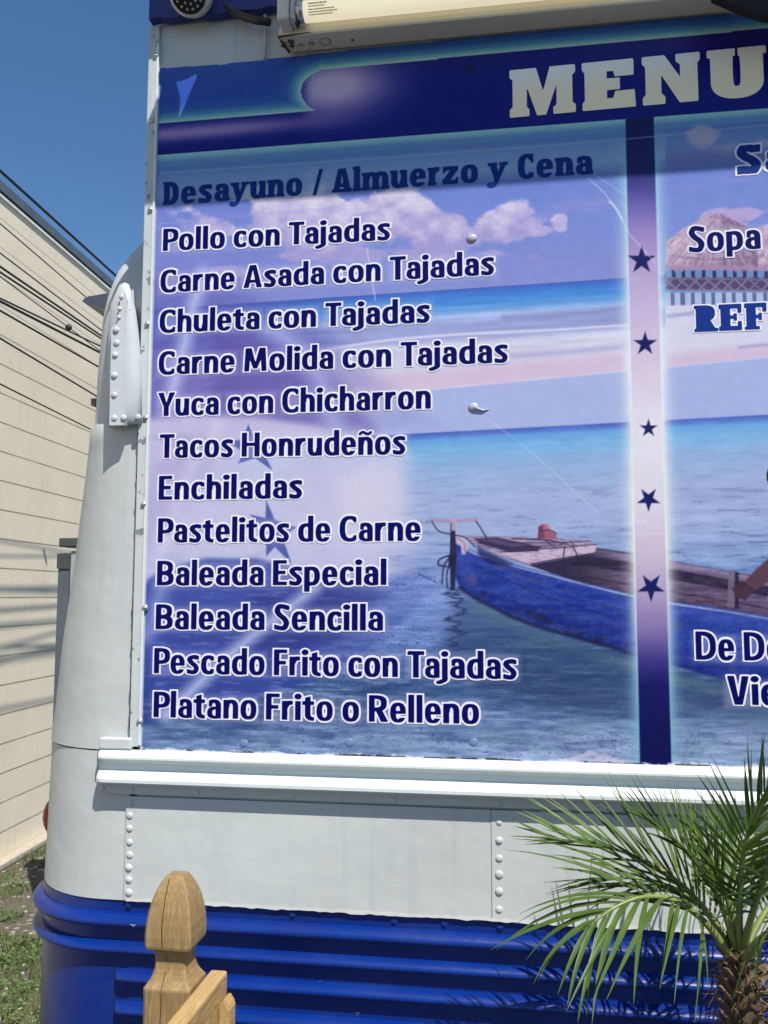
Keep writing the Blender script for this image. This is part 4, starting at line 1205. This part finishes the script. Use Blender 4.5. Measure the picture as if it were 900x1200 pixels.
# ------------------------------------------------------------------ awning above the frame (its shade falls on the board)
aw = empty('awning', (0.5, -0.1, 3.13), 'awning over the menu board, only its black side flap showing in the top corner', 'awning')
SXp = 0.70; SZp = 1.85
ZA = 3.15
def to_awning(px, py):       # where the sunbeam that reaches this point of the board passes the awning sheet
    p = W(px, py); d = (ZA - p.z) / SZp
    return (p.x + SXp * d, -d)
PF = (ZA - 2.611) / SZp      # how far the sheet comes out
xl = -0.69 + SXp * (ZA - 2.79) / SZp
outline = [(4.6, 0.0), (4.6, -PF), (xl, -PF), to_awning(162,172), to_awning(187,113), to_awning(190,98), to_awning(190,93), to_awning(188,92), to_awning(191.5,79), to_awning(186.5,74), (-0.80, -0.135), (-0.80, 0.0)]  # left end shaped so sunlight slips past onto the trim
sun_patch_cut = [to_awning(a, b) for a, b in ((205.6,80),(203,88),(203.2,94),(207,98),(210.5,110),(211.5,122),(209.5,137),(214,130),(222,110),(231,89),(226,83),(224,78))]  # opening added to let a patch of sun fall on the board
bm = bmesh.new()
ov = [bm.verts.new((x, y, ZA)) for x, y in outline]; hv = [bm.verts.new((x, y, ZA)) for x, y in sun_patch_cut]
es = [bm.edges.new((ov[i], ov[(i+1) % len(ov)])) for i in range(len(ov))] + [bm.edges.new((hv[i], hv[(i+1) % len(hv)])) for i in range(len(hv))]
bmesh.ops.triangle_fill(bm, use_beauty=True, use_dissolve=False, edges=es)
cm_ = NT('pale_canopy'); cm_.base((0.62, 0.62, 0.60)); cm_.set(0.8, 0, .2)
tl = cm_.n('BsdfTranslucent'); tl.inputs['Color'].default_value = (0.75, 0.75, 0.74, 1); mx = cm_.n('MixShader'); mx.inputs[0].default_value = 0.24  # translucency added to brighten the shade on the board's top
cm_.l(cm_.b.outputs[0], mx.inputs[1]); cm_.l(tl.outputs[0], mx.inputs[2]); cm_.l(mx.outputs[0], cm_.t.nodes['Material Output'].inputs['Surface'])
obj('canopy', bm, cm_.m, aw)
bm = bmesh.new(); add_tube(bm, [(xl, -PF, ZA+.002), (4.6, -PF, ZA+.002)], .008, 8); obj('front_bar', bm, M['dark_trim'], aw, True)
pts = [(836,-6),(871,9.5),(886,14),(899,18),(930,21),(1010,12),(1010,-60),(860,-60),(836,-30)]
bm = bmesh.new(); extrude_poly(bm, [W(a, b, -0.100) for a, b in pts], (0, 0.02, 0)); obj('side_flap', bm, M['black_fabric'], aw)

# ------------------------------------------------------------------ strip light
lamp = empty('strip_light', tuple(W(600, 20, -.06)), 'rusty white fluorescent strip light with one cream tube, above the word MENU', 'strip light')
lm = NT('old_white_enamel'); v = lm.coords()
rust = lm.ramp(lm.noise(v, 34, 7, 0.7), [(0.66, (0, 0, 0)), (0.72, (1, 1, 1))])
lm.base(lm.mix(rust, (0.62, 0.59, 0.49), (0.12, 0.05, 0.02))); lm.set(0.45); M['enamel'] = lm.m
XA = -0.415; XB = 0.385
ZB = 2.885
prof = [(0.000, ZB), (0.048, ZB), (0.050, ZB+.003), (0.050, ZB+.010), (0.040, ZB+.030), (0.040, ZB+.075), (0.0, ZB+.075)]
bm = bmesh.new(); add_sweep(bm, prof, [((XA - .004, -.004, 0), (-.14, -1, 0)), ((XB, -.004, 0), (0, -1, 0))]); bmesh.ops.recalc_face_normals(bm, faces=bm.faces)
hous = obj('housing', bm, M['enamel'], lamp)
rustm = simple('rust', (0.10, 0.035, 0.015), 0.9, scale=120)
def on_flange(px, py):       # point of the housing's underside
    d = ray(px, py); t = (ZB - .0012 - CAM[2]) / d[2]; p = CAM + d * t; return Vector(p)
def ringmesh(bm, c, r0, r1, n=20, sq=1.0):
    a = [bm.verts.new(c + Vector((r0*math.cos(2*math.pi*k/n), r0*sq*math.sin(2*math.pi*k/n), 0))) for k in range(n)]
    b = [bm.verts.new(c + Vector((r1*math.cos(2*math.pi*k/n), r1*sq*math.sin(2*math.pi*k/n), 0))) for k in range(n)]
    for k in range(n): bm.faces.new((a[k], a[(k+1) % n], b[(k+1) % n], b[k]))
bm = bmesh.new()
for (x, y, r0, r1) in ((381,49,.0095,.0108),(365,51,.0035,.0050),(341,49,.002,.0062),(342,54,.0012,.0052),(332,54,.0008,.0048),(333,51,.003,.0045),(351,53,.0012,.0022),(354,53,.0012,.0022),(413,47,.0006,.0030)):
    bm = bmesh.new(); ringmesh(bm, on_flange(x, y), r0, r1); obj('knockout', bm, rustm, hous)
bm = bmesh.new(); add_tube(bm, [(XA-.003, -.005, ZB-.0004), (XA-.008, -.030, ZB-.0006), (XA-.012, -.052, ZB+.0005), (XA+.05, -.053, ZB+.003)], [.0026, .0026, .0022, .0012], 6); obj('rust_edge', bm, rustm, hous)
TY, TZ, TR = -0.074, ZB + .0285, .0185
def tp(x): return (x, TY, TZ)
tm = NT('frosted_tube'); v = tm.coords()
tm.base((0.86, 0.82, 0.64)); tm.set(0.3)
tm.b.inputs['Emission Color'].default_value = (1.0, 0.90, 0.62, 1); tm.b.inputs['Emission Strength'].default_value = 0.42
XT = -0.385
bm = bmesh.new(); add_tube(bm, [tp(XT+.012), tp(XB-.05)], TR, 28); obj('tube', bm, tm.m, lamp, True)
bm = bmesh.new(); add_tube(bm, [tp(XT), tp(XT+.013)], TR*1.02, 28); obj('tube_cap', bm, simple('aluminium_cap', (0.45, 0.47, 0.50), 0.3, 0.9), lamp, True)
bm = bmesh.new()
add_box(bm, (XT-.034, TY-.020, ZB+.006), (XT-.012, -.040, ZB+.056), .004); obj('end_shield', bm, M['enamel'], lamp)
bm = bmesh.new(); add_box(bm, (XT-.0115, TY-.015, ZB+.008), (XT-.001, -.045, ZB+.052), .003); obj('lamp_holder', bm, simple('holder_plastic', (0.50, 0.50, 0.46), 0.5), lamp)
bm = bmesh.new(); add_box(bm, (XT-.004, TY-.004, ZB+.006), (XT+.001, TY+.012, ZB+.022)); obj('holder_slot', bm, M['dark_trim'], lamp)
bm = bmesh.new()             # faint printed lines on the tube
for r, (a0, n) in enumerate(((-28, 10), (-12, 9), (4, 14), (17, 16), (30, 14))):
    x = XT + .024
    random.seed(r)
    for k in range(n):
        wd = random.uniform(.0016, .0034)
        ph = R_(22 + a0); h_ = .0016 if r == 0 else .0010
        pts = []
        for dx, dt in ((0, -1), (wd, -1), (wd, 1), (0, 1)):
            t_ = ph + dt * h_ / TR
            pts.append(bm.verts.new((x + dx, TY - (TR+.0004) * math.cos(t_), TZ - (TR+.0004) * math.sin(t_))))
        bm.faces.new(pts); x += wd + .0009
obj('tube_print', bm, simple('grey_print', (0.28, 0.26, 0.22), 0.6), lamp)

# security camera
scam = empty('security_camera', tuple(W(229, 0, -.03)), 'round white security camera with a black infrared LED face, at the top corner', 'security camera')
c0 = W(230, -5, -0.014); ax = Vector((0.06, -0.62, -0.42)).normalized()
bm = bmesh.new(); add_tube(bm, [c0 + ax*d for d in (-.01, .0, .030, .055, .062)], [.024, .034, .0385, .0385, .036], 28); obj('camera_body', bm, simple('camera_white', (0.62, 0.60, 0.54), 0.4), scam, True)
bm = bmesh.new(); add_tube(bm, [c0 + ax*d for d in (.060, .0635)], [.0325, .0325], 28); obj('camera_face', bm, simple('camera_glass', (0.008, 0.008, 0.009), 0.12), scam)
bm = bmesh.new()
q = ax.to_track_quat('Z', 'Y')
for rr, nn in ((.0245, 14), (.0155, 9)):
    for k in range(nn):
        a = 2*math.pi*k/nn
        add_dome(bm, c0 + ax*.0634 + q @ Vector((rr*math.cos(a), rr*math.sin(a), 0)), .0028, .002, 8, 3, ax)
obj('infrared_led', bm, simple('led_clear', (0.30, 0.29, 0.26), 0.2), scam, True)
bm = bmesh.new(); add_dome(bm, W(226, 22.5, -.046), .0022, .0012, 10, 3, Vector((0, -.5, -1))); obj('screw', bm, M['dark_trim'], scam)
bm = bmesh.new(); add_tube(bm, [W(232,-14,.0), W(231,-6,-.014)], .030, 20); obj('mount', bm, bpy.data.materials['camera_white'], scam, True)
bm = bmesh.new()
cp = [(250,-6),(258,2),(266,9),(276,15.5),(288,20.5),(300,24),(316,26)]
add_tube(bm, [W(a, b, -.012 - .0022*i*1.2) for i, (a, b) in enumerate(cp)], .0074, 10)
tag(obj('power_cable', bm, M['black'], None, True), 'black power cable looping from the security camera to the strip light', 'cable')

# ------------------------------------------------------------------ wooden fence: post with a carved cap, rail, pickets
FY = -0.35
fence = empty('wooden_fence', (-0.48, FY, 0), 'weathered pine fence post with a carved pointed cap and a hand rail', 'fence')
x0, x1 = W(167,1165,FY).x, W(221.5,1165,FY).x
hw = (x1 - x0) / 2; cx = (x0 + x1) / 2; cy = FY + hw
# half-width by photo height of the front face
zb = lambda py, k=1.0: W(200, py, FY + hw*(1-k)).z
prof = [(1026, .33), (1028, .39), (1036, .53), (1046, .675), (1058, .80), (1072, .90), (1086, .965), (1100, .995), (1111, .985), (1114, .955), (1115.5, .70), (1122, .645), (1130, .635), (1136, .655), (1143, .71), (1150, .80), (1157, .92), (1160.5, .985), (1163, 1.0)]
bm = bmesh.new()
def sq(z, h, r=.11):
    b = h * r; pts = [(-h+b, -h), (h-b, -h), (h, -h+b), (h, h-b), (h-b, h), (-h+b, h), (-h, h-b), (-h, -h+b)]
    return [bm.verts.new((cx + a, cy + c, z)) for a, c in pts]
rings = [sq(zb(py, k), hw*k*1.02) for py, k in prof] + [sq(zb(1175), hw), sq(0.02, hw), sq(0.0, hw*.98)]
bm.faces.new(rings[0])
for a, b in zip(rings, rings[1:]):
    for k in range(8): bm.faces.new((a[k], b[k], b[(k+1) % 8], a[(k+1) % 8]))
bm.faces.new(rings[-1][::-1]); bmesh.ops.recalc_face_normals(bm, faces=bm.faces)
post = obj('post', bm, M['wood'], fence)
# long drying checks: narrow dark splits that follow the face
bm = bmesh.new()
cr = [(1029,-.18),(1040,-.19),(1052,-.20),(1064,-.22),(1076,-.23),(1086,-.24),(1098,-.22),(1111,-.20)]
def onface(py, u, k, dy=-.0006): return Vector((cx + u*hw, cy - hw*k*1.02 + dy, zb(py, k)))
kk = lambda py: float(np.interp(py, [a for a, _ in prof], [b for _, b in prof]))
pr = [onface(py, u, kk(py)) for py, u in cr]
for p, q_ in zip(pr, pr[1:]):
    vs = [bm.verts.new(p + Vector((-.0006, 0, 0))), bm.verts.new(p + Vector((.0006, 0, 0))), bm.verts.new(q_ + Vector((.0006, 0, 0))), bm.verts.new(q_ + Vector((-.0006, 0, 0)))]; bm.faces.new(vs)
obj('drying_crack', bm, M['crack'], post); bm = bmesh.new()
pr = [onface(py, u, kk(py)) for py, u in ((1138,-.16),(1150,-.18),(1160,-.2),(1175,-.17),(1200,-.2),(1240,-.16))]
for p, q_ in zip(pr, pr[1:]):
    vs = [bm.verts.new(p + Vector((-.0005, 0, 0))), bm.verts.new(p + Vector((.0005, 0, 0))), bm.verts.new(q_ + Vector((.0005, 0, 0))), bm.verts.new(q_ + Vector((-.0005, 0, 0)))]; bm.faces.new(vs)
obj('drying_crack', bm, M['crack'], post)
rz = W(257,1136,-.284).z; rx0, rx1 = W(247.5,1135,-.284).x, W(267,1137,-.284).x
bm = bmesh.new(); add_box(bm, (rx0, -1.25, rz - .085), (rx1, -.284, rz), .0035); obj('hand_rail', bm, M['wood_rail'], fence)
for i, y in enumerate((-.312, -.42, -.53, -.64, -.75, -.86, -.97)):
    bm = bmesh.new(); a = rx1 + .001; b_ = a + .016
    pr = [(a, rz-.030), (a+.008, rz-.022), (b_, rz-.034), (b_, .12), (a, .12)]
    va = [bm.verts.new((x, y-.014, z)) for x, z in pr]; vb = [bm.verts.new((x, y+.014, z)) for x, z in pr]
    bm.faces.new(va); bm.faces.new(vb[::-1])
    for k in range(5): bm.faces.new((va[k], vb[k], vb[(k+1) % 5], va[(k+1) % 5]))
    bmesh.ops.recalc_face_normals(bm, faces=bm.faces)
    bmesh.ops.bevel(bm, geom=bm.edges[:], offset=.002, segments=2, affect='EDGES')
    obj('picket', bm, M['wood_rail'], fence)
bm = bmesh.new(); add_box(bm, (rx0, -1.25, .14), (rx1, -.284, .22), .003); obj('lower_rail', bm, M['wood_rail'], fence)

# ------------------------------------------------------------------ grey post behind the truck
gp = empty('metal_gate_post', (-2.3, 3.2, 0), 'weathered grey gate post with a loose dark cap, between the building and the truck', 'gate post')
a = W(68.5,648,3.2); b = W(81,648,3.2); c_ = W(100,648,3.2); t_ = W(70,630.5,3.2); t2 = W(70,641,3.2)
bm = bmesh.new(); add_box(bm, (a.x, 3.2, 0), (b.x, 3.29, a.z), .006); obj('post', bm, M['grey_old'], gp)
bm = bmesh.new(); add_box(bm, (b.x + .002, 3.215, 0), (c_.x, 3.27, a.z + .012), .004); obj('gate_frame', bm, simple('gate_pale_grey', (0.34, 0.36, 0.38), 0.6), gp)
bm = bmesh.new(); add_box(bm, (t_.x, 3.19, t2.z), (c_.x, 3.31, t_.z), .006); obj('post_cap', bm, simple('dark_cap', (0.05, 0.055, 0.06), 0.7), gp)
bm = bmesh.new(); add_box(bm, (a.x - .004, 3.193, a.z - .09), (b.x + .004, 3.199, a.z - .004)); obj('collar', bm, bpy.data.materials['dark_cap'], gp)

# ------------------------------------------------------------------ overhead cables in front of the wall
def on_wall(px, py, off):
    d = Vector(ray(px, py)); p = WB + WN * off
    t = ((p - Vector(CAM)) @ WN) / (d @ WN) if False else ((p - Vector(CAM)).dot(WN)) / d.dot(WN)
    return Vector(CAM) + d * t
WIRES = [((0,200),(135,322.5),.0105,.9,'thick black cable standing clear against the sky above the roof edge'),
         ((0,262),(112,358),.0050,.6,'thin dark wire crossing the smooth upper wall alone, topmost on the wall'),
         ((0,296.5),(115,384),.0055,.65,'thin wire just above the pair of thick cables on the beige wall'),
         ((0,312.5),(115,391),.0085,.7,'black cable, upper of the close pair crossing the beige wall'),
         ((0,319),(115,394.5),.0080,.62,'brownish black cable, lower of the close pair crossing the beige wall'),
         ((0,324),(113,408),.0045,.55,'thin sagging wire with a small splice knob near the truck'),
         ((0,349.5),(114,404),.0070,.7,'dark cable lying just above the thickest low cable on the wall'),
         ((0,353),(113,411),.0100,.72,'thickest black cable on the wall, just below the splice'),
         ((0,364),(112,428),.0080,.6,'black cable standing alone below the thickest one on the wall'),
         ((0,396.5),(111,463),.0070,.75,'dark cable second from the bottom across the block courses'),
         ((0,450),(108,504),.0060,.55,'lowest dark cable across the beige block courses')]
for i, (a, b, wd, off, lab) in enumerate(WIRES):
    p = on_wall(*a, off); q_ = on_wall(*b, off * (1.0 if i != 5 else .95)); d = q_ - p
    bm = bmesh.new()
    pts = []
    for k in range(25):
        t = -2.2 + 9.0 * k / 24
        pts.append(p + d * t + Vector((0, 0, .006 * math.sin(k * .9 + i))) * (0 if -.2 < t < 1.3 else 1))
    add_tube(bm, pts, wd * .8, 7)
    if i == 5:
        m_ = p + d * .66; add_tube(bm, [m_ - d*.012, m_ - d*.006, m_ + d*.006, m_ + d*.012], [.006, .022, .022, .006], 8)
    tag(obj('overhead_cable', bm, M['cable'], None, True), lab, 'cable', 'overhead cables by the building')

# ------------------------------------------------------------------ palm
pm_l = NT('palm_leaflet'); v = pm_l.coords()
pc = pm_l.ramp(pm_l.noise(v, 9, 3), [(0.3, (0.036, 0.072, 0.014)), (0.55, (0.080, 0.138, 0.024)), (0.75, (0.16, 0.225, 0.048))])
pm_l.base(pc); pm_l.set(0.42, 0, 0.3)
tr = pm_l.n('BsdfTranslucent'); ad = pm_l.n('MixShader'); pm_l.l(pc, tr.inputs['Color']); ad.inputs[0].default_value = 0.22
out = pm_l.t.nodes['Material Output']; pm_l.l(pm_l.b.outputs[0], ad.inputs[1]); pm_l.l(tr.outputs[0], ad.inputs[2]); pm_l.l(ad.outputs[0], out.inputs['Surface'])
M['leaf'] = pm_l.m
M['rachis'] = simple('palm_stalk', (0.17, 0.22, 0.055), 0.4, scale=40)
M['fibre'] = simple('palm_fibre', (0.075, 0.047, 0.025), 0.9, var=.5, scale=90, bump=.6)
M['dry'] = simple('dry_leaf_base', (0.15, 0.10, 0.055), 0.85, var=.35, scale=60)
palm = empty('palm_tree', tuple(W(868,1200,-.26))[:2] + (0,), 'small feathery green palm with a shaggy brown trunk before the blue rails', 'palm')
PB = W(866, 1215, -.26)
def bez(p, t):
    a, b, c, d = p
    return a*(1-t)**3 + b*3*t*(1-t)**2 + c*3*t*t*(1-t) + d*t**3
def leaflet(vs, fs, root, d, L, wd, droop, nrm, curl=0.0):
    """folded blade: two quads across, bending down with its own weight"""
    d = d.normalized(); side = d.cross(nrm)
    side = side.normalized() if side.length > 1e-4 else Vector((1, 0, 0))
    n = 6; base = len(vs); p = root.copy(); dd = d.copy()
    for k in range(n + 1):
        t = k / n
        wv = wd * (0.45 + 0.55 * min(1, t / .25)) * (1 - max(0, (t - .35) / .65) ** 1.5) + .0002
        up = side.cross(dd).normalized()
        vs += [p - side*wv + up*wv*.35, p - up*wv*.12, p + side*wv + up*wv*.35]
        dd = (dd + Vector((0, 0, -1)) * droop / n + side * curl / n).normalized()
        p = p + dd * (L / n)
    for k in range(n):
        a = base + 3*k
        fs += [(a, a+1, a+4, a+3), (a+1, a+2, a+5, a+4)]
def frond(ctrl, n, L, droop, seed, wd=.0034, start=.22, nrm=Vector((0, -.45, 1)), spread=58, stalk=.0048):
    rnd = random.Random(seed)
    P = [W(a, b, c) for a, b, c in ctrl]
    bm = bmesh.new()
    pts = [bez(P, k / 16) for k in range(17)]
    add_tube(bm, pts, [stalk * (1 - .85 * k / 16) + .0006 for k in range(17)], 7)
    me_v, me_f = [], []
    for i in range(n):
        t = start + (1 - start) * (i + rnd.uniform(-.2, .2)) / (n - 1)
        t = min(max(t, start), .995)
        r = bez(P, t); tan = (bez(P, min(t + .02, 1)) - bez(P, max(t - .02, 0))).normalized()
        nn = (nrm - tan * nrm.dot(tan)).normalized(); sd = tan.cross(nn)
        for s in (-1, 1):
            if rnd.random() < .05: continue
            ang = R_((spread + rnd.uniform(-9, 9)) * (1 - .62 * t ** 1.6))
            d = tan * math.cos(ang) + sd * s * math.sin(ang) * .92 + nn * rnd.uniform(.05, .34)
            ll = L * (0.62 + .55 * math.sin(math.pi * min(1, .22 + t * .66))) * rnd.uniform(.85, 1.1) * (1 - .30 * max(0, t - .8) / .2)
            leaflet(me_v, me_f, r, d, ll, wd * rnd.uniform(.8, 1.15), droop * rnd.uniform(.5, 1.5), nn, rnd.uniform(-.25, .25))
    nv = len(bm.verts)
    bv = [bm.verts.new(p) for p in me_v]
    for f in me_f:
        fa = bm.faces.new([bv[i] for i in f]); fa.material_index = 1
    return obj('frond', bm, [M['rachis'], M['leaf']], palm, True)
FR = [ # control points: photo x, y, depth; leaflets, length, droop, seed, blade half-width
 ([(858,1125,-.26),(806,1035,-.29),(750,1032,-.33),(690,1086,-.36)], 15, .170, .75, 1, .0034),
 ([(856,1117,-.25),(822,1035,-.24),(745,985,-.24),(650,984,-.23)], 24, .120, .05, 2, .0025, 44),
 ([(859,1115,-.22),(830,1050,-.18),(780,1025,-.15),(705,1028,-.13)], 19, .135, .25, 3, .0023),
 ([(861,1110,-.26),(846,1035,-.28),(806,992,-.30),(760,962,-.31)], 24, .092, .05, 4, .0025, 42),
 ([(867,1115,-.26),(864,1025,-.29),(868,968,-.32),(908,912,-.34)], 24, .088, .15, 6, .0026, 52),
 ([(871,1115,-.26),(884,1050,-.30),(900,1005,-.34),(945,965,-.38)], 20, .12, .25, 7, .0026),
 ([(873,1117,-.22),(894,1060,-.19),(928,1020,-.17),(990,1000,-.16)], 22, .14, .35, 8, .0024),
 ([(873,1125,-.28),(894,1085,-.32),(924,1070,-.35),(975,1120,-.38)], 16, .14, .6, 9, .0028),
 ([(861,1105,-.23),(856,1050,-.19),(858,1015,-.15),(866,975,-.13)], 18, .09, .05, 10, .0023),
 ([(863,1105,-.25),(855,1050,-.26),(842,1012,-.27),(820,985,-.27)], 20, .085, .0, 13, .0025, 42),
]
for c, n, L, dr, sdd, wd_, *sp_ in FR: frond(c, n, L, dr, sdd, wd_, spread=sp_[0] if sp_ else 58)
bm = bmesh.new()
rnd = random.Random(4)
top = W(864, 1094, -.25); base = W(876, 1230, -.26)
axis = [(Vector((base.x+.01, base.y, 0))), Vector((base.x+.004, base.y, .5)), base + Vector((0, 0, -.15)), base, base.lerp(top, .5), top]
add_tube(bm, axis, [.050, .040, .030, .026, .021, .012], 18)
for v_ in bm.verts: v_.co += Vector((rnd.uniform(-1, 1), rnd.uniform(-1, 1), rnd.uniform(-1, 1))) * .004
trunk = obj('trunk', bm, M['fibre'], palm, True)
bm = bmesh.new()
def trunk_at(z):
    for a, b in zip(axis, axis[1:]):
        if a.z <= z <= b.z: return a.lerp(b, (z - a.z) / (b.z - a.z))
    return axis[-1]
for i in range(330):        # broken leaf bases and loose fibres
    z = top.z - .02 - (i / 330) ** 1.1 * .75
    a = i * 2.39996; c = trunk_at(z); r = float(np.interp(z, [q.z for q in axis], [.050, .040, .030, .026, .021, .012]))
    o = Vector((math.cos(a), math.sin(a), 0)); p = c + o * r * .86
    d = (o * rnd.uniform(.35, .9) + Vector((0, 0, rnd.uniform(.5, 1.1)))).normalized()
    L = rnd.uniform(.010, .030); s = d.cross(o).normalized(); wd = rnd.uniform(.0025, .0055)
    k = [bm.verts.new(p - s*wd), bm.verts.new(p + s*wd), bm.verts.new(p + s*wd*.55 + d*L + o*.004), bm.verts.new(p - s*wd*.6 + d*L*rnd.uniform(.8, 1.1) + o*.004)]
    k2 = [bm.verts.new(v_.co + o*.004) for v_ in k]
    bm.faces.new(k); bm.faces.new(k2[::-1])
    for j in range(4): bm.faces.new((k[j], k2[j], k2[(j+1) % 4], k[(j+1) % 4]))
for i in range(420):
    z = top.z - .01 - rnd.random() * .5; a = rnd.uniform(0, 6.283); c = trunk_at(z); r = float(np.interp(z, [q.z for q in axis], [.050, .040, .030, .026, .021, .012]))
    p = c + Vector((math.cos(a), math.sin(a), 0)) * r
    d = Vector((math.cos(a + rnd.uniform(-1, 1)), math.sin(a + rnd.uniform(-1, 1)), rnd.uniform(-.8, 1))).normalized(); L = rnd.uniform(.02, .05)
    add_tube(bm, [p, p + d*L*.5, p + d*L + Vector((0, 0, -.006))], [.0007, .0006, .0003], 3, False)
bmesh.ops.recalc_face_normals(bm, faces=bm.faces)
obj('leaf_base', bm, M['dry'], trunk)

# ------------------------------------------------------------------ grass and weeds between truck and wall
gmat = NT('grass_blade'); v = gmat.coords()
gmat.base(gmat.ramp(gmat.noise(v, 3, 4), [(0.3, (0.045, 0.085, 0.020)), (0.55, (0.085, 0.14, 0.03)), (0.75, (0.17, 0.16, 0.06))])); gmat.set(0.6, 0, .3)
rnd = random.Random(21)
vs, fs = [], []
def patch(x, y): return vnoise(np.array([x*1.7+31]), np.array([y*1.7+7]))[0]*.6 + vnoise(np.array([x*5+3]), np.array([y*5+17]))[0]*.4
cnt = 0
while cnt < 60000:
    y = 0.6 + rnd.random() ** 1.3 * 6.5; xw = -3.55 - (y - 4.3) * .0596
    x = xw + .06 + rnd.random() * (-.9 - xw)
    edge_ = max(0, 1 - (x - xw) / .35)
    if patch(x, y) < .37 - .10 * edge_ + rnd.uniform(-.06, .06): 
        if rnd.random() > .03: continue
    a = rnd.uniform(0, 6.283); L = rnd.uniform(.02, .06); wd = rnd.uniform(.0012, .0028)
    dx, dy = math.cos(a), math.sin(a); ln = rnd.uniform(.1, .9)
    b = len(vs)
    vs += [(x - dy*wd, y + dx*wd, 0), (x + dy*wd, y - dx*wd, 0), (x + dx*L*ln*.4 + dy*wd*.7, y + dy*L*ln*.4 - dx*wd*.7, L*.65), (x + dx*L*ln*.4 - dy*wd*.7, y + dy*L*ln*.4 + dx*wd*.7, L*.65), (x + dx*L*ln, y + dy*L*ln, L*(1 - .3*ln))]
    fs += [(b, b+1, b+2, b+3), (b+3, b+2, b+4)]; cnt += 1
tag(pymesh('grass', vs, fs, gmat.m), kind='stuff')
wmat = NT('weed_leaf'); v = wmat.coords()
wmat.base(wmat.ramp(wmat.noise(v, 6, 4), [(0.3, (0.05, 0.12, 0.025)), (0.7, (0.12, 0.21, 0.05))])); wmat.set(0.5, 0, .4)
vs, fs = [], []
cnt = 0
while cnt < 1100:
    y = 1.2 + rnd.random() * 4.2; xw = -3.55 - (y - 4.3) * .0596
    x = xw + .25 + rnd.random() * (-1.0 - xw)
    if patch(x+4, y+9) < .56: continue
    cnt += 1
    for k in range(rnd.randint(4, 7)):
        a = rnd.uniform(0, 6.283); r = rnd.uniform(.006, .03); L = rnd.uniform(.010, .022); z = rnd.uniform(.008, .05); tl = rnd.uniform(-.4, .5)
        c = Vector((x + r*math.cos(a), y + r*math.sin(a), z)); d = Vector((math.cos(a), math.sin(a), tl)).normalized(); s = d.cross(Vector((0, 0, 1))).normalized() * L * .42
        b = len(vs)
        vs += [c, c + d*L*.35 + s, c + d*L*.75 + s*.85, c + d*L, c + d*L*.75 - s*.85, c + d*L*.35 - s]
        fs.append((b, b+1, b+2, b+3, b+4, b+5))
tag(pymesh('weeds', vs, fs, wmat.m), kind='stuff')
sm = simple('pebble', (0.33, 0.315, 0.285), 0.85, var=.3, scale=12)
bm = bmesh.new()
for i in range(650):
    y = 1.0 + rnd.random() * 4.8; xw = -3.55 - (y - 4.3) * .0596; x = xw + .05 + rnd.random() * (-.95 - xw)
    r = rnd.uniform(.005, .015) * (2 if rnd.random() < .03 else 1)
    m_ = Matrix.Translation((x, y, r*.3)) @ Matrix.Rotation(rnd.uniform(0, 3), 4, 'Z') @ Matrix.Diagonal((r*rnd.uniform(.8, 1.5), r, r*.7, 1))
    bmesh.ops.create_icosphere(bm, subdivisions=1, radius=1, matrix=m_)
tag(obj('pebbles', bm, sm, None, False), kind='stuff')
